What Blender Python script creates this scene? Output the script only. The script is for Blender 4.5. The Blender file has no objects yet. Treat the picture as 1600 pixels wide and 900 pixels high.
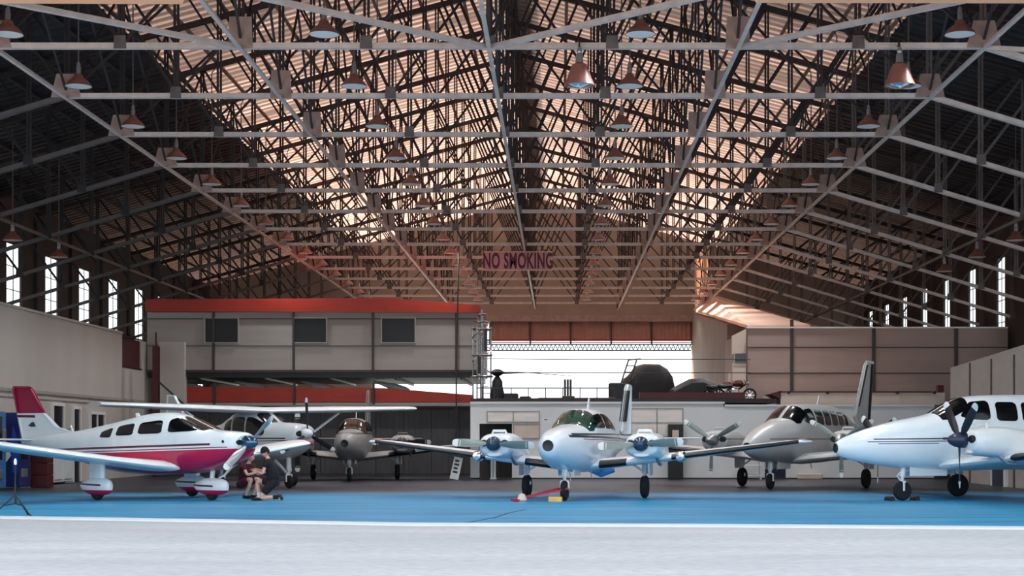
import bpy, math, random
from mathutils import Vector, Matrix
random.seed(7)
R = math.radians
SC = bpy.context.scene
COL = SC.collection
F = 2500.0          # focal length in pixels of the 1600 px wide picture
EYE = 1.5

# ---------------------------------------------------------------- camera, sky, sun, exposure
cam = bpy.data.cameras.new('camera'); camo = bpy.data.objects.new('camera', cam); COL.objects.link(camo)
camo.location = (0, 0, EYE); camo.rotation_euler = (R(90), 0, 0)
cam.sensor_width = 36; cam.lens = F / 1600 * 36
cam.shift_x = -72 / 1600; cam.shift_y = 236 / 1600
cam.clip_end = 1000
SC.camera = camo
SC.view_settings.view_transform = 'Standard'; SC.view_settings.look = 'None'
SC.view_settings.gamma = 1; SC.view_settings.use_curve_mapping = False
SC.view_settings.exposure = 0.75

W = bpy.data.worlds.new('sky'); SC.world = W; W.use_nodes = True
bg = W.node_tree.nodes['Background']
bg.inputs[0].default_value = (0.86, 0.94, 1.0, 1); bg.inputs[1].default_value = 1.25

sl = bpy.data.lights.new('sun', 'SUN'); sl.energy = 6.5; sl.angle = R(2); sl.color = (1, .9, .78)
so = bpy.data.objects.new('sun', sl); COL.objects.link(so)
so.rotation_euler = Vector((-.65, .72, .78)).to_track_quat('Z', 'Y').to_euler()
SC.cycles.max_bounces = 7; SC.cycles.diffuse_bounces = 5; SC.cycles.glossy_bounces = 3
SC.cycles.transmission_bounces = 4; SC.cycles.transparent_max_bounces = 8
SC.cycles.sample_clamp_indirect = 6

# ---------------------------------------------------------------- helpers
def at(px, py, d):
    return Vector(((px - 872) * d / F, d, EYE + (686 - py) * d / F))

class MB:
    def __init__(s): s.v = []; s.f = []; s.m = []; s.M = None
    def add(s, vs, fs, mi=0):
        b = len(s.v)
        for v in vs: s.v.append(tuple(s.M @ Vector(v)) if s.M else tuple(v))
        for f in fs: s.f.append([i + b for i in f]); s.m.append(mi)
        return s
    def box(s, x0, x1, y0, y1, z0, z1, mi=0):
        vs = [(x0,y0,z0),(x1,y0,z0),(x1,y1,z0),(x0,y1,z0),(x0,y0,z1),(x1,y0,z1),(x1,y1,z1),(x0,y1,z1)]
        return s.add(vs, [(0,3,2,1),(4,5,6,7),(0,1,5,4),(1,2,6,5),(2,3,7,6),(3,0,4,7)], mi)
    def bbox(s, x0, x1, y0, y1, z0, z1, b=.01, mi=0):   # box with chamfered edges
        vs = []; 
        for z, k in ((z0, b), (z0 + b, 0), (z1 - b, 0), (z1, b)):
            X0, X1, Y0, Y1 = x0 + k, x1 - k, y0 + k, y1 - k
            vs += [(X0+b,Y0,z),(X1-b,Y0,z),(X1,Y0+b,z),(X1,Y1-b,z),(X1-b,Y1,z),(X0+b,Y1,z),(X0,Y1-b,z),(X0,Y0+b,z)]
        fs = [tuple(reversed(range(8))), tuple(range(24, 32))]
        for r in range(3):
            for i in range(8): fs.append((r*8+i, r*8+(i+1)%8, (r+1)*8+(i+1)%8, (r+1)*8+i))
        return s.add(vs, fs, mi)
    def bar(s, p, q, w, h=None, mi=0):
        p, q = Vector(p), Vector(q); h = h or w
        d = (q - p).normalized(); up = Vector((0, 0, 1)) if abs(d.z) < .95 else Vector((0, 1, 0))
        a = d.cross(up).normalized() * w / 2; c = a.cross(d).normalized() * h / 2
        vs = [p-a-c, p+a-c, p+a+c, p-a+c, q-a-c, q+a-c, q+a+c, q-a+c]
        return s.add(vs, [(0,1,2,3),(7,6,5,4),(0,4,5,1),(1,5,6,2),(2,6,7,3),(3,7,4,0)], mi)
    def angle(s, p, q, w, t=.015, mi=0):    # steel angle section: two thin legs
        p, q = Vector(p), Vector(q)
        s.bar(p, q, w, t, mi); 
        d = (q - p).normalized(); up = Vector((0, 0, 1)) if abs(d.z) < .95 else Vector((0, 1, 0))
        c = d.cross(up).normalized().cross(d).normalized()
        return s.bar(p + c * w * .45, q + c * w * .45, t, w, mi)
    def tube(s, pts, r, n=8, cap=True, mi=0):
        pts = [Vector(p) for p in pts]; rs = r if isinstance(r, (list, tuple)) else [r] * len(pts)
        rows = []
        prev = None
        for i, p in enumerate(pts):
            d = (pts[min(i+1, len(pts)-1)] - pts[max(i-1, 0)]).normalized()
            if prev is None:
                up = Vector((0, 0, 1)) if abs(d.z) < .9 else Vector((1, 0, 0)); a = d.cross(up).normalized()
            else: a = (prev - d * prev.dot(d)).normalized()
            prev = a; b = d.cross(a)
            rows.append([p + (a * math.cos(t) + b * math.sin(t)) * rs[i] for t in [2*math.pi*k/n for k in range(n)]])
        return s.loft(rows, cap, mi)
    def loft(s, rows, cap=True, mi=0, closed=True):
        n = len(rows[0]); vs = [v for r in rows for v in r]; fs = []
        for i in range(len(rows) - 1):
            for j in range(n if closed else n - 1):
                k = (j + 1) % n
                fs.append((i*n+j, i*n+k, (i+1)*n+k, (i+1)*n+j))
        if cap and closed:
            fs.append(tuple(reversed(range(n)))); fs.append(tuple(range((len(rows)-1)*n, len(rows)*n)))
        return s.add(vs, fs, mi)
    def lathe(s, prof, c=(0,0,0), ax='Z', n=16, mi=0):   # prof: (radius, height)
        rows = []
        for r, h in prof:
            row = []
            for k in range(n):
                t = 2*math.pi*k/n; a, b = r*math.cos(t), r*math.sin(t)
                p = {'Z': (a, b, h), 'X': (h, a, b), 'Y': (b, h, a)}[ax]
                row.append((p[0]+c[0], p[1]+c[1], p[2]+c[2]))
            rows.append(row)
        return s.loft(rows, True, mi)
    def prism(s, poly, y0, y1, ax='Y', mi=0):   # poly of (u, v) extruded along the axis
        def P(u, v, w): return {'Y': (u, w, v), 'X': (w, u, v), 'Z': (u, v, w)}[ax]
        return s.loft([[P(u, v, y0) for u, v in poly], [P(u, v, y1) for u, v in poly]], True, mi)
    def build(s, name, mat, parent=None, smooth=False, label=None):
        me = bpy.data.meshes.new(name); me.from_pydata(s.v, [], s.f)
        for m in (mat if isinstance(mat, (list, tuple)) else [mat]): me.materials.append(m)
        me.polygons.foreach_set('material_index', s.m)
        import bmesh
        bm = bmesh.new(); bm.from_mesh(me); bmesh.ops.recalc_face_normals(bm, faces=bm.faces); bm.to_mesh(me); bm.free()
        if smooth:
            me.polygons.foreach_set('use_smooth', [True] * len(me.polygons))
            try: me.set_sharp_from_angle(angle=R(38))
            except Exception: pass
        o = bpy.data.objects.new(name, me); COL.objects.link(o)
        if parent: o.parent = parent; KIDS.setdefault(parent.name, []).append(o)
        if label: o['label'] = label
        return o

def struct(o): o['kind'] = 'structure'; return o
def tag(o, label, cat, group=None, kind=None):
    o['label'] = label; o['category'] = cat
    if group: o['group'] = group
    if kind: o['kind'] = kind
    return o
def thing(name, label, cat, loc=(0,0,0), rz=0, group=None):
    o = bpy.data.objects.new(name, None); COL.objects.link(o); o.location = loc; o.rotation_euler = (0, 0, rz)
    o.empty_display_size = .2
    return tag(o, label, cat, group)
KIDS = {}
def kids(o): return list(KIDS.get(o.name, []))
def copy_tree(o, parent=None):
    c = o.copy(); COL.objects.link(c)
    if parent: c.parent = parent; KIDS.setdefault(parent.name, []).append(c)
    for ch in kids(o): copy_tree(ch, c)
    return c

# ---------------------------------------------------------------- materials
def lin(c):
    return tuple(((x/255)/12.92 if x/255 <= .04045 else ((x/255+.055)/1.055)**2.4) for x in c) + (1,)
class NT:
    def __init__(s, name):
        s.mat = bpy.data.materials.new(name); s.mat.use_nodes = True; s.t = s.mat.node_tree
        s.b = s.t.nodes['Principled BSDF']; s.n = s.t.nodes
    def L(s, a, b): s.t.links.new(a, b)
    def math(s, op, a, b=None):
        m = s.n.new('ShaderNodeMath'); m.operation = op
        for i, x in enumerate((a, b)):
            if x is None: continue
            if isinstance(x, (int, float)): m.inputs[i].default_value = x
            else: s.L(x, m.inputs[i])
        return m.outputs[0]
    def mix(s, fac, a, b):
        m = s.n.new('ShaderNodeMix'); m.data_type = 'RGBA'
        for i, x in ((0, fac), (6, a), (7, b)):
            if isinstance(x, (int, float)): m.inputs[i].default_value = x
            elif isinstance(x, tuple): m.inputs[i].default_value = x
            else: s.L(x, m.inputs[i])
        return m.outputs[2]
    def obj(s):
        tc = s.n.new('ShaderNodeTexCoord'); sp = s.n.new('ShaderNodeSeparateXYZ'); s.L(tc.outputs['Object'], sp.inputs[0])
        return tc.outputs['Object'], sp.outputs
    def noise(s, co, scale, detail=4, st=None):
        n = s.n.new('ShaderNodeTexNoise'); n.inputs['Scale'].default_value = scale; n.inputs['Detail'].default_value = detail
        if st:
            mp = s.n.new('ShaderNodeMapping'); mp.inputs['Scale'].default_value = st; s.L(co, mp.inputs[0]); co = mp.outputs[0]
        s.L(co, n.inputs['Vector']); return n.outputs['Fac']
    def ramp(s, f, a, b):
        r = s.n.new('ShaderNodeMapRange'); r.inputs['From Min'].default_value = a; r.inputs['From Max'].default_value = b
        s.L(f, r.inputs['Value']); return r.outputs[0]
    def bump(s, f, st=.3, dist=.02):
        b = s.n.new('ShaderNodeBump'); b.inputs['Strength'].default_value = st; b.inputs['Distance'].default_value = dist
        s.L(f, b.inputs['Height']); s.L(b.outputs[0], s.b.inputs['Normal'])

def mat(name, c, rough=.5, metal=0, var=.12, scale=3, st=None, coat=0, trans=None, bump=0, c2=None):
    t = NT(name); c = lin(c); co, _ = t.obj()
    f = t.noise(co, scale, 4, st); f = t.ramp(f, .3, .7)
    c2 = lin(c2) if c2 else tuple(x * (1 - var * 2) for x in c[:3]) + (1,)
    t.L(t.mix(f, c2, c), t.b.inputs['Base Color'])
    t.b.inputs['Roughness'].default_value = rough; t.b.inputs['Metallic'].default_value = metal
    t.b.inputs['Coat Weight'].default_value = coat
    if bump: t.bump(f, bump)
    if trans:   # thin sheet that lets daylight glow through
        tr = t.n.new('ShaderNodeBsdfTranslucent'); tr.inputs[0].default_value = lin(trans[1])
        mx = t.n.new('ShaderNodeMixShader'); mx.inputs[0].default_value = trans[0]
        t.L(t.b.outputs[0], mx.inputs[1]); t.L(tr.outputs[0], mx.inputs[2])
        t.L(mx.outputs[0], t.n['Material Output'].inputs[0])
    return t.mat

def paint(name, base, bands, rough=.28, coat=.4):
    """glossy aircraft paint; bands: (colour, z at x=0, slope, half thickness or None (= all below), x0, x1)"""
    t = NT(name); co, s = t.obj(); x, z = s[0], s[2]
    col = t.mix(t.ramp(t.noise(co, 2.5), .3, .7), tuple(v*.93 for v in lin(base)[:3]) + (1,), lin(base))
    for c, z0, k, ht, x0, x1 in bands:
        line = t.math('SUBTRACT', t.math('SUBTRACT', z, z0), t.math('MULTIPLY', x, k))
        f = t.math('LESS_THAN', line, 0) if ht is None else t.math('LESS_THAN', t.math('ABSOLUTE', line), ht)
        f = t.math('MULTIPLY', f, t.math('GREATER_THAN', x, x0)); f = t.math('MULTIPLY', f, t.math('LESS_THAN', x, x1))
        col = t.mix(f, col, lin(c))
    t.L(col, t.b.inputs['Base Color']); t.b.inputs['Roughness'].default_value = rough
    t.b.inputs['Coat Weight'].default_value = coat
    return t.mat

M = dict(
    steel=mat('painted_steel', (104,94,92), .55, 0, .2, 5),
    chord=mat('chord_steel', (206,190,182), .45, 0, .12, 4),
    dsteel=mat('dark_steel', (52,40,40), .6, 0, .2, 4),
    outp=mat('eave_shade_steel', (36,34,38), .7), outc=mat('eave_shade_chord', (84,78,78), .6),  # darker copies of the steel with the eave shade painted in
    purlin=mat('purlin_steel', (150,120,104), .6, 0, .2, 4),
    gusset=mat('gusset_plate', (170,142,132), .6, 0, .15, 5),
    roof_mid=mat('roof_sheet', (186,164,152), .6, 0, .12, 1.5, (1,.2,1), trans=(.30,(244,200,180))),
    roof_shade=mat('eave_shade_sheet', (50,48,54), .7, 0, .2, 1.0),  # shade towards the eaves is put into this dark colour
    brown=mat('brown_wall', (66,56,54), .8, 0, .15, .8),
    gable=mat('gable_wall', (150,134,124), .75, 0, .1, .6, bump=.1),
    cream=mat('cream_wall', (205,198,190), .8, 0, .07, .5, (1,1,.25)),
    white=mat('white_wall', (238,238,238), .7, 0, .04, .8),
    greyw=mat('grey_panel', (172,164,158), .7, 0, .06, 1.2, (.3,1,3)),
    beigew=mat('beige_panel', (176,152,144), .7, 0, .06, 1.0, (.3,1,3)),
    joint=mat('dark_joint', (70,62,60), .6),
    orange=mat('orange_fascia', (184,52,30), .45, 0, .1, 1.5, (1,1,4)),
    redtrim=mat('dark_red_trim', (88,26,34), .5),
    shutter=mat('red_brown_shutter', (190,146,136), .6, 0, .08, 3, trans=(.14,(240,190,175))),
    doorgrey=mat('grey_hangar_door', (92,90,92), .55, 0, .1, 1.5),
    peach=mat('peach_header', (240,180,140), .6, 0, .04, 1),
    lean=mat('peach_sheeting', (238,206,184), .6, 0, .05, 1, trans=(.4,(255,220,196))),
    black=mat('black_part', (22,22,24), .4),
    rubber=mat('tyre_rubber', (24,23,24), .8),
    tarp=mat('black_tarpaulin', (28,28,32), .6, 0, .2, 3, bump=.5),
    chrome=mat('bright_metal', (225,225,228), .18, 1),
    alu=mat('cast_aluminium', (190,192,196), .35, .8),
    wpaint=mat('white_paint', (232,236,238), .3, 0, .03, 3, coat=.3),
    dglass=mat('dark_aircraft_glass', (14,15,18), .12, 0, .1, 1),
    gglass=mat('green_tinted_glass', (36,78,66), .05, 0, .3, 2, coat=.6),
    spin=mat('blue_grey_spinner', (66,84,104), .22, .5),
    blade=mat('grey_blade', (128,140,136), .4, .2, .06, 5),
    bladeal=mat('bare_metal_blade', (180,188,190), .3, .6, .05, 5),
    bladedk=mat('black_blade', (34,36,42), .35),
    btip=mat('white_blade_tip', (236,238,236), .4),
    skin=mat('skin', (226,170,150), .55, 0, .04, 6),
    cloth=mat('black_cloth', (20,20,23), .85, 0, .2, 12, bump=.3),
    maroon=mat('maroon_cloth', (84,22,38), .85, 0, .2, 12, bump=.3),
    hair=mat('dark_hair', (44,32,26), .8),
    sock=mat('white_sock', (230,230,232), .8),
    lampout=mat('lamp_enamel', (150,96,84), .35, 0, .12, 5),
    glow=None, lampin=mat('lamp_white_inside', (226,226,222), .5, 0, .04, 4),
    red=mat('red_paint', (196,32,60), .4),
    yellow=mat('yellow_rubber', (238,190,90), .6),
    navy=mat('navy_door', (30,36,66), .6),
    blue=mat('bright_blue_plastic', (60,150,220), .5),
    cyl=mat('cream_sheet', (226,206,190), .6, 0, .05, 2),
    glasspane=None,
)
_t = NT('window_glass'); _m = _t.n.new('ShaderNodeMixShader'); _g = _t.n.new('ShaderNodeBsdfGlossy'); _tr = _t.n.new('ShaderNodeBsdfTransparent')
_g.inputs['Roughness'].default_value = .05; _m.inputs[0].default_value = .08
_t.L(_tr.outputs[0], _m.inputs[1]); _t.L(_g.outputs[0], _m.inputs[2]); _t.L(_m.outputs[0], _t.n['Material Output'].inputs[0])
M['glasspane'] = _t.mat

# floor paint: blue in front, bare dark concrete behind the edge of the paint
t = NT('hangar_floor_paint'); co, s = t.obj()
wob = t.math('MULTIPLY', t.math('SUBTRACT', t.noise(co, .25, 5), .5), 5.0)
f = t.ramp(t.math('ADD', s[1], wob), 42.5, 46.5)
blue = t.mix(t.ramp(t.noise(co, .7, 6, (.35, 1.6, 1)), .3, .72), lin((12,112,160)), lin((44,160,206)))
scuff = t.ramp(t.noise(co, 2.2, 8, (.25, 2.2, 1)), .66, .74)
blue = t.mix(t.math('MULTIPLY', scuff, .5), blue, lin((150,200,222)))
conc = t.mix(t.ramp(t.noise(co, .8, 5), .3, .7), lin((32,35,46)), lin((50,52,62)))
t.L(t.mix(f, blue, conc), t.b.inputs['Base Color']); t.b.inputs['Roughness'].default_value = .42
M['floor'] = t.mat
# roof sheeting: alternate bands of the sheets let daylight through; added glow, raised rearward to imitate the brighter light there
def roof_mat(name, base, lo, hi, tint, y0=38, y1=86):
    t = NT(name); co, s = t.obj()
    st = t.math('SINE', t.math('MULTIPLY', s[1], 2*math.pi/.53)); st = t.ramp(st, -.5, .6)
    st2 = t.ramp(t.noise(co, 1.0, 3, (.12, 1.0, .12)), .3, .65)
    far_glow = t.ramp(s[1], y0, y1)
    m = t.math('ADD', t.math('MULTIPLY', far_glow, hi - lo), lo)
    k = t.math('ADD', t.math('MULTIPLY', t.math('MULTIPLY', st, st2), .8), t.math('ADD', t.math('MULTIPLY', far_glow, .3), .12))
    f = t.math('MULTIPLY', m, k)
    t.L(t.mix(st, tuple(v*.55 for v in lin(base)[:3]) + (1,), lin(base)), t.b.inputs['Base Color']); t.b.inputs['Roughness'].default_value = .6
    tr = t.n.new('ShaderNodeBsdfTranslucent'); tr.inputs[0].default_value = lin(tint)
    mx = t.n.new('ShaderNodeMixShader'); t.L(f, mx.inputs[0]); t.L(t.b.outputs[0], mx.inputs[1]); t.L(tr.outputs[0], mx.inputs[2])
    t.L(mx.outputs[0], t.n['Material Output'].inputs[0]); return t.mat
M['roof_mid'] = roof_mat('striped_glow_roof', (160,140,132), .09, .66, (244,200,180))  # translucency added so the middle roof glows
M['roof_shade'] = roof_mat('striped_eave_shade', (34,34,42), .0, .08, (236,186,166), 66, 95)  # outer sheets darkened: shade near the eaves is painted in
t = NT('apron_concrete'); co, s = t.obj()
a = t.ramp(t.noise(co, .5, 8, (.3, 1.2, 1)), .3, .7); b = t.ramp(t.noise(co, 6, 6), .35, .7)
c = t.mix(a, lin((168,170,176)), lin((190,192,196))); c = t.mix(t.math('MULTIPLY', b, .35), c, lin((124,132,146)))
t.L(c, t.b.inputs['Base Color']); t.b.inputs['Roughness'].default_value = .8; t.bump(b, .4, .01)
M['apron'] = t.mat
M['ground'] = mat('ground_concrete', (190,188,182), .9, 0, .1, .1)
M['kerb'] = mat('white_threshold', (206,210,214), .7, 0, .05, 2)

# ---------------------------------------------------------------- ground and floor
XC = -1.4; XL = -21.5; XR = 18.8; D0 = 27.85; DB = 98.8; BAY = 4.73
RID = 16.4; SLP = .27
def roofz(x): return RID - SLP * abs(x - XC)
edge = [(-80, 40), (-24, 33.2), (-10.6, 30.1), (-4.42, 28.2), (-2.56, 27.6), (2.7, 27.2), (7.7, 26.45), (20, 24.8), (80, 17)]
b = MB()
for (x0, y0), (x1, y1) in zip(edge, edge[1:]): b.add([(x0, -40, 0), (x1, -40, 0), (x1, y1, 0), (x0, y0, 0)], [(0,1,2,3)])
struct(b.build('apron', M['apron']))
b = MB()
for (x0, y0), (x1, y1) in zip(edge[1:-1], edge[2:-1]): b.add([(x0, y0+.72, .0), (x1, y1+.72, .0), (x1, 99.5, 0), (x0, 99.5, 0)], [(0,1,2,3)])
struct(b.build('floor', M['floor']))
b = MB()
for (x0, y0), (x1, y1) in zip(edge[1:-1], edge[2:-1]):
    b.add([(x0,y0,0),(x1,y1,0),(x1,y1+.72,0),(x0,y0+.72,0),(x0,y0+.05,.025),(x1,y1+.05,.025),(x1,y1+.67,.025),(x0,y0+.67,.025)],
          [(0,1,5,4),(4,5,6,7),(7,6,2,3)])
struct(b.build('trim_1', M['kerb'], label='white painted threshold strip along the edge of the apron'))
b = MB(); b.add([(-300,-60,-.03),(300,-60,-.03),(300,320,-.03),(-300,320,-.03)], [(0,1,2,3)])
struct(b.build('ground', M['ground']))
for n, (px0, px1) in enumerate(((1100, 1240), (735, 770))):
    pass
# a black expansion crack and a drain cover on the apron
b = MB(); p = at(722, 820, 27.9); q = at(775, 780, 39)
pts = [Vector((p.x, 28.5, 0)), Vector((-1.2, 30.6, 0)), Vector((-1.0, 32.5, 0)), Vector((-.7, 34, 0))]
for u, v in zip(pts, pts[1:]): b.bar(u + Vector((0,0,.001)), v + Vector((0,0,.001)), .05, .006)
struct(b.build('floor_crack', M['black']))

# ---------------------------------------------------------------- outer shell
# corrugated roof: ribs run down the slope, sheets lap every metre
def roof(sign, x0, x1, matl, name, parent=None):
    b = MB(); prof = [(0,0),(.28,0),(.34,.05),(.52,.05),(.58,0),(.86,0),(.90,.05),(1.00,.05),(1.06,0)]
    ys = []; y = D0 - .9
    while y < DB + .3:
        for u, h in prof[:-1]: ys.append((y + u, h))
        y += 1.06
    rows = []
    for x in (x0, x1):
        z = RID - SLP * x; X = XC + sign * x
        rows.append([(X, yy, z + hh) for yy, hh in ys])
    b.loft(rows, False, 0, False)
    return b.build(name, matl, parent)
ceil = struct(roof(-1, 0, 11.2, M['roof_mid'], 'ceiling'))
roof(1, 0, 11.2, M['roof_mid'], 'roof_slope', ceil)
roof(-1, 11.2, 20.6, M['roof_shade'], 'roof_slope', ceil)
roof(1, 11.2, 20.6, M['roof_shade'], 'roof_slope', ceil)
b = MB(); b.prism([(XC-.5, RID-.02), (XC, RID+.16), (XC+.5, RID-.02), (XC+.5, RID+.06), (XC, RID+.26), (XC-.5, RID+.06)], D0-1, DB+.4)
b.build('ridge_cap', M['dsteel'], ceil)
for sg in (-1, 1):
    x = .35
    while x < 20.3:
        b = MB(); X = XC + sg * x; z = RID - SLP * x - .11
        b.angle((X, D0-.5, z), (X, DB, z), .11, .02)
        b.build('purlin', M['purlin'] if x < 11 else M['outp'], ceil); x += 1.33  # outer purlins get the colour with painted shade

# side walls: piers, sill, lintel; one tall narrow window per bay
nwin = 0
for sg, X, name in ((-1, XL, 'wall_left'), (1, XR, 'wall_right')):
    b = MB(); hw = .95 if sg < 0 else .72; th = .14
    xa, xb = (X - th, X) if sg < 0 else (X, X + th)
    zt = roofz(X) + .05; y = D0 - .3
    for k in range(-1, 15):
        c = 32.58 + BAY * k + BAY / 2
        if c - hw > DB: break
        b.box(xa, xb, y, c - hw, 0, zt)
        b.box(xa, xb, c - hw, c + hw, 0, 4.6); b.box(xa, xb, c - hw, c + hw, 9.25, zt)
        y = c + hw
        nwin += 1
        w = MB(); xm = (xa + xb) / 2
        w.box(xm-.03, xm+.03, c-hw, c-hw+.06, 4.6, 9.25); w.box(xm-.03, xm+.03, c+hw-.06, c+hw, 4.6, 9.25)
        w.box(xm-.03, xm+.03, c-hw, c+hw, 4.6, 4.66); w.box(xm-.03, xm+.03, c-hw, c+hw, 9.19, 9.25)
        w.box(xm-.015, xm+.015, c-.015, c+.015, 4.66, 9.19)
        for q in range(1, 5): z = 4.6 + q * .93; w.box(xm-.015, xm+.015, c-hw+.06, c+hw-.06, z-.015, z+.015)
        wo = struct(w.build('window_%d' % nwin, M['dsteel']))
        g = MB(); g.box(xm-.004, xm+.004, c-hw+.06, c+hw-.06, 4.66, 9.19); g.build('pane', M['glasspane'], wo)
    b.box(xa, xb, y, DB + .3, 0, zt)
    struct(b.build(name, M['brown']))
# rear gable with the wide door opening (z 4 .. 7) and the space below the deck closed
b = MB(); y0, y1 = DB, DB + .3
gx0, gx1, gz = 8.45, 9.3, 13.2
b.prism([(XL, 8.8), (gx0, 8.8), (gx0, roofz(gx0)), (XC, RID), (XL, roofz(XL))], y0, y1)
b.prism([(gx1, 8.8), (XR, 8.8), (XR, roofz(XR)), (gx1, roofz(gx1))], y0, y1); b.prism([(gx0, gz), (gx1, gz), (gx1, roofz(gx1)), (gx0, roofz(gx0))], y0, y1)
b.box(XL, -11.5, y0, y1, 0, 8.8); b.box(8.25, XR, y0, y1, 0, 8.8)
struct(b.build('wall_back', M['gable']))
# front gable: header stepped up over the centre bays
b = MB()
b.prism([(XL, 9.02), (-6.45, 8.96), (-6.25, 9.35), (3.2, 9.35), (3.4, 8.98), (XR, 8.96), (XR, roofz(XR)), (XC, RID), (XL, roofz(XL))], 27.15, 27.45)
struct(b.build('wall_front', M['peach']))
# frieze of the rear gable: beam, ribbed red-brown shutters, orange light band
b = MB(); b.box(-11.5, 8.25, DB-.5, DB-.05, 8.72, 9.1); struct(b.build('trim_2', M['gusset'], label='wide beam across the rear opening'))
xs = [-4.2 + i * 2.49 for i in range(6)]
for i in range(5):
    b = MB(); n = 18; row0 = []; 
    for j in range(n * 2 + 1):
        x = xs[i] + .07 + (2.35) * j / (n * 2); row0.append((x, DB - .2 - (.05 if (j // 2) % 2 else 0)))
    b.loft([[(x, y, 7.64) for x, y in row0], [(x, y, 8.74) for x, y in row0]], False, 0, False)
    b.box(xs[i]-.02, xs[i]+2.51, DB-.12, DB-.09, 7.64, 8.74)
    struct(b.build('trim_%d' % (3 + i), M['shutter'], label='ribbed red-brown shutter panel over the rear opening'))
b = MB(); b.box(-11.5, 8.2, DB-.25, DB-.05, 7.42, 7.47); b.box(-11.5, 8.2, DB-.25, DB-.05, 7.54, 7.64)
struct(b.build('trim_8', M['orange'], label='two thin orange rails below the red-brown shutters'))
b = MB()
b.box(-11.5, 8.2, DB-.2, DB-.12, 7.3, 7.36); b.box(-11.5, 8.2, DB-.2, DB-.12, 6.93, 7.0); b.box(-11.5, 8.2, DB-.2, DB-.12, 7.13, 7.16)
x = -4.2
while x < 8.2: b.bar((x, DB-.16, 6.99), (x+.13, DB-.16, 7.32), .045); b.bar((x+.13, DB-.16, 7.32), (x+.26, DB-.16, 6.99), .045); x += .26
struct(b.build('trim_9', M['dsteel'], label='dark lattice rail across the head of the rear opening'))
# ---------------------------------------------------------------- inner side walls
def lw(px): return 17.0 * F / (872 - px)          # depth of a pixel column on the left inner wall
b = MB(); b.box(-17.2, -17.0, 33, 62.4, 0, 5.6); b.box(-17.2, -17.0, 62.4, 65.3, 0, 4.35); b.box(-17.2, -17.0, 65.3, 70, 0, 5.5)
b.box(-17.25, -16.95, 33, 62.4, 5.6, 5.68)
iw = struct(b.build('wall_left_inner', M['cream']))
b = MB(); b.box(-16.998, -16.93, 33, 70, 2.98, 3.08); b.box(-16.998, -16.96, 33, 70, 2.80, 2.84)
struct(b.build('trim_10', M['greyw'], label='thin cornice along the cream inner wall on the left'))
b = MB(); b.box(-17.15, -17.05, 62.5, 65.2, 4.35, 5.5); o = struct(b.build('window_40', M['redtrim'], label='dark square opening high in the cream wall'))
b = MB(); b.box(-17.03, -16.98, 62.4, 65.3, 4.3, 4.36); b.box(-17.03, -16.98, 62.4, 65.3, 5.5, 5.56); b.build('window_frame', M['dsteel'], o)
def wall_door(n, y0, y1, z0, z1, kind, label, glass='black'):
    b = MB(); b.box(-17.0, -16.96, y0, y1, z0, z1)
    o = struct(b.build('%s_%d' % (kind, n), M[glass], label=label))
    b = MB()
    for a0, a1, c0, c1 in ((y0-.1, y0, z0, z1+.1), (y1, y1+.1, z0, z1+.1), (y0, y1, z1, z1+.1)): b.box(-17, -16.9, a0, a1, c0, c1)
    if kind == 'window': b.box(-17, -16.9, y0-.1, y1+.1, z0-.1, z0); b.box(-16.97, -16.92, (y0+y1)/2-.05, (y0+y1)/2+.05, z0, z1)
    b.build(kind + '_frame', M['white'], o)
    return o
wall_door(1, lw(80), lw(96), 0, 2.62, 'door', 'narrow dark door in a white frame on the left inner wall')
wall_door(2, lw(112), lw(122), 0, 2.55, 'door', 'second narrow dark door in a white frame on the left inner wall')
wall_door(41, lw(139), lw(160), 1.25, 2.4, 'window', 'small two-pane window in a white frame on the left inner wall')
b = MB(); b.bbox(-17.0, -16.95, lw(105)-.15, lw(105)+.15, 1.55, 1.85)
tag(b.build('wall_panel', M['black']), 'small dark square panel between the two narrow doors', 'panel')
b = MB(); b.bbox(-16.98, -16.6, lw(62), lw(98), .05, 1.25, .03); b.bbox(-16.6, -16.57, lw(66), lw(78), .15, 1.18, .01); b.bbox(-16.6, -16.57, lw(82), lw(95), .15, 1.18, .01)
tag(b.build('metal_cabinet', M['wpaint']), 'low white double cabinet against the left inner wall under the wing', 'cabinet')

b = MB(); b.box(14.1, 14.3, 47, 57.5, 0, 4.0); b.prism([(47,4.0),(57.5,4.0),(57.5,4.06),(47,4.4)], 14.1, 14.3, 'X')
iwr = struct(b.build('wall_right_inner', M['greyw']))
for i, y in enumerate((49.4, 52.0, 54.7)):
    b = MB(); b.box(14.05, 14.1, y-.03, y+.03, 0, 4.1); b.build('panel_joint', M['steel'], iwr)
b = MB(); b.box(14.0, 14.1, 50.2, 51.6, 0, 2.1)
o = struct(b.build('door_3', M['navy'], label='dark blue door in the grey inner wall on the right'))
b = MB(); b.box(13.97, 14.1, 50.1, 50.2, 0, 2.2); b.box(13.97, 14.1, 51.6, 51.7, 0, 2.2); b.box(13.97,14.1,50.2,51.6,2.1,2.2); b.build('door_frame', M['white'], o)

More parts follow.
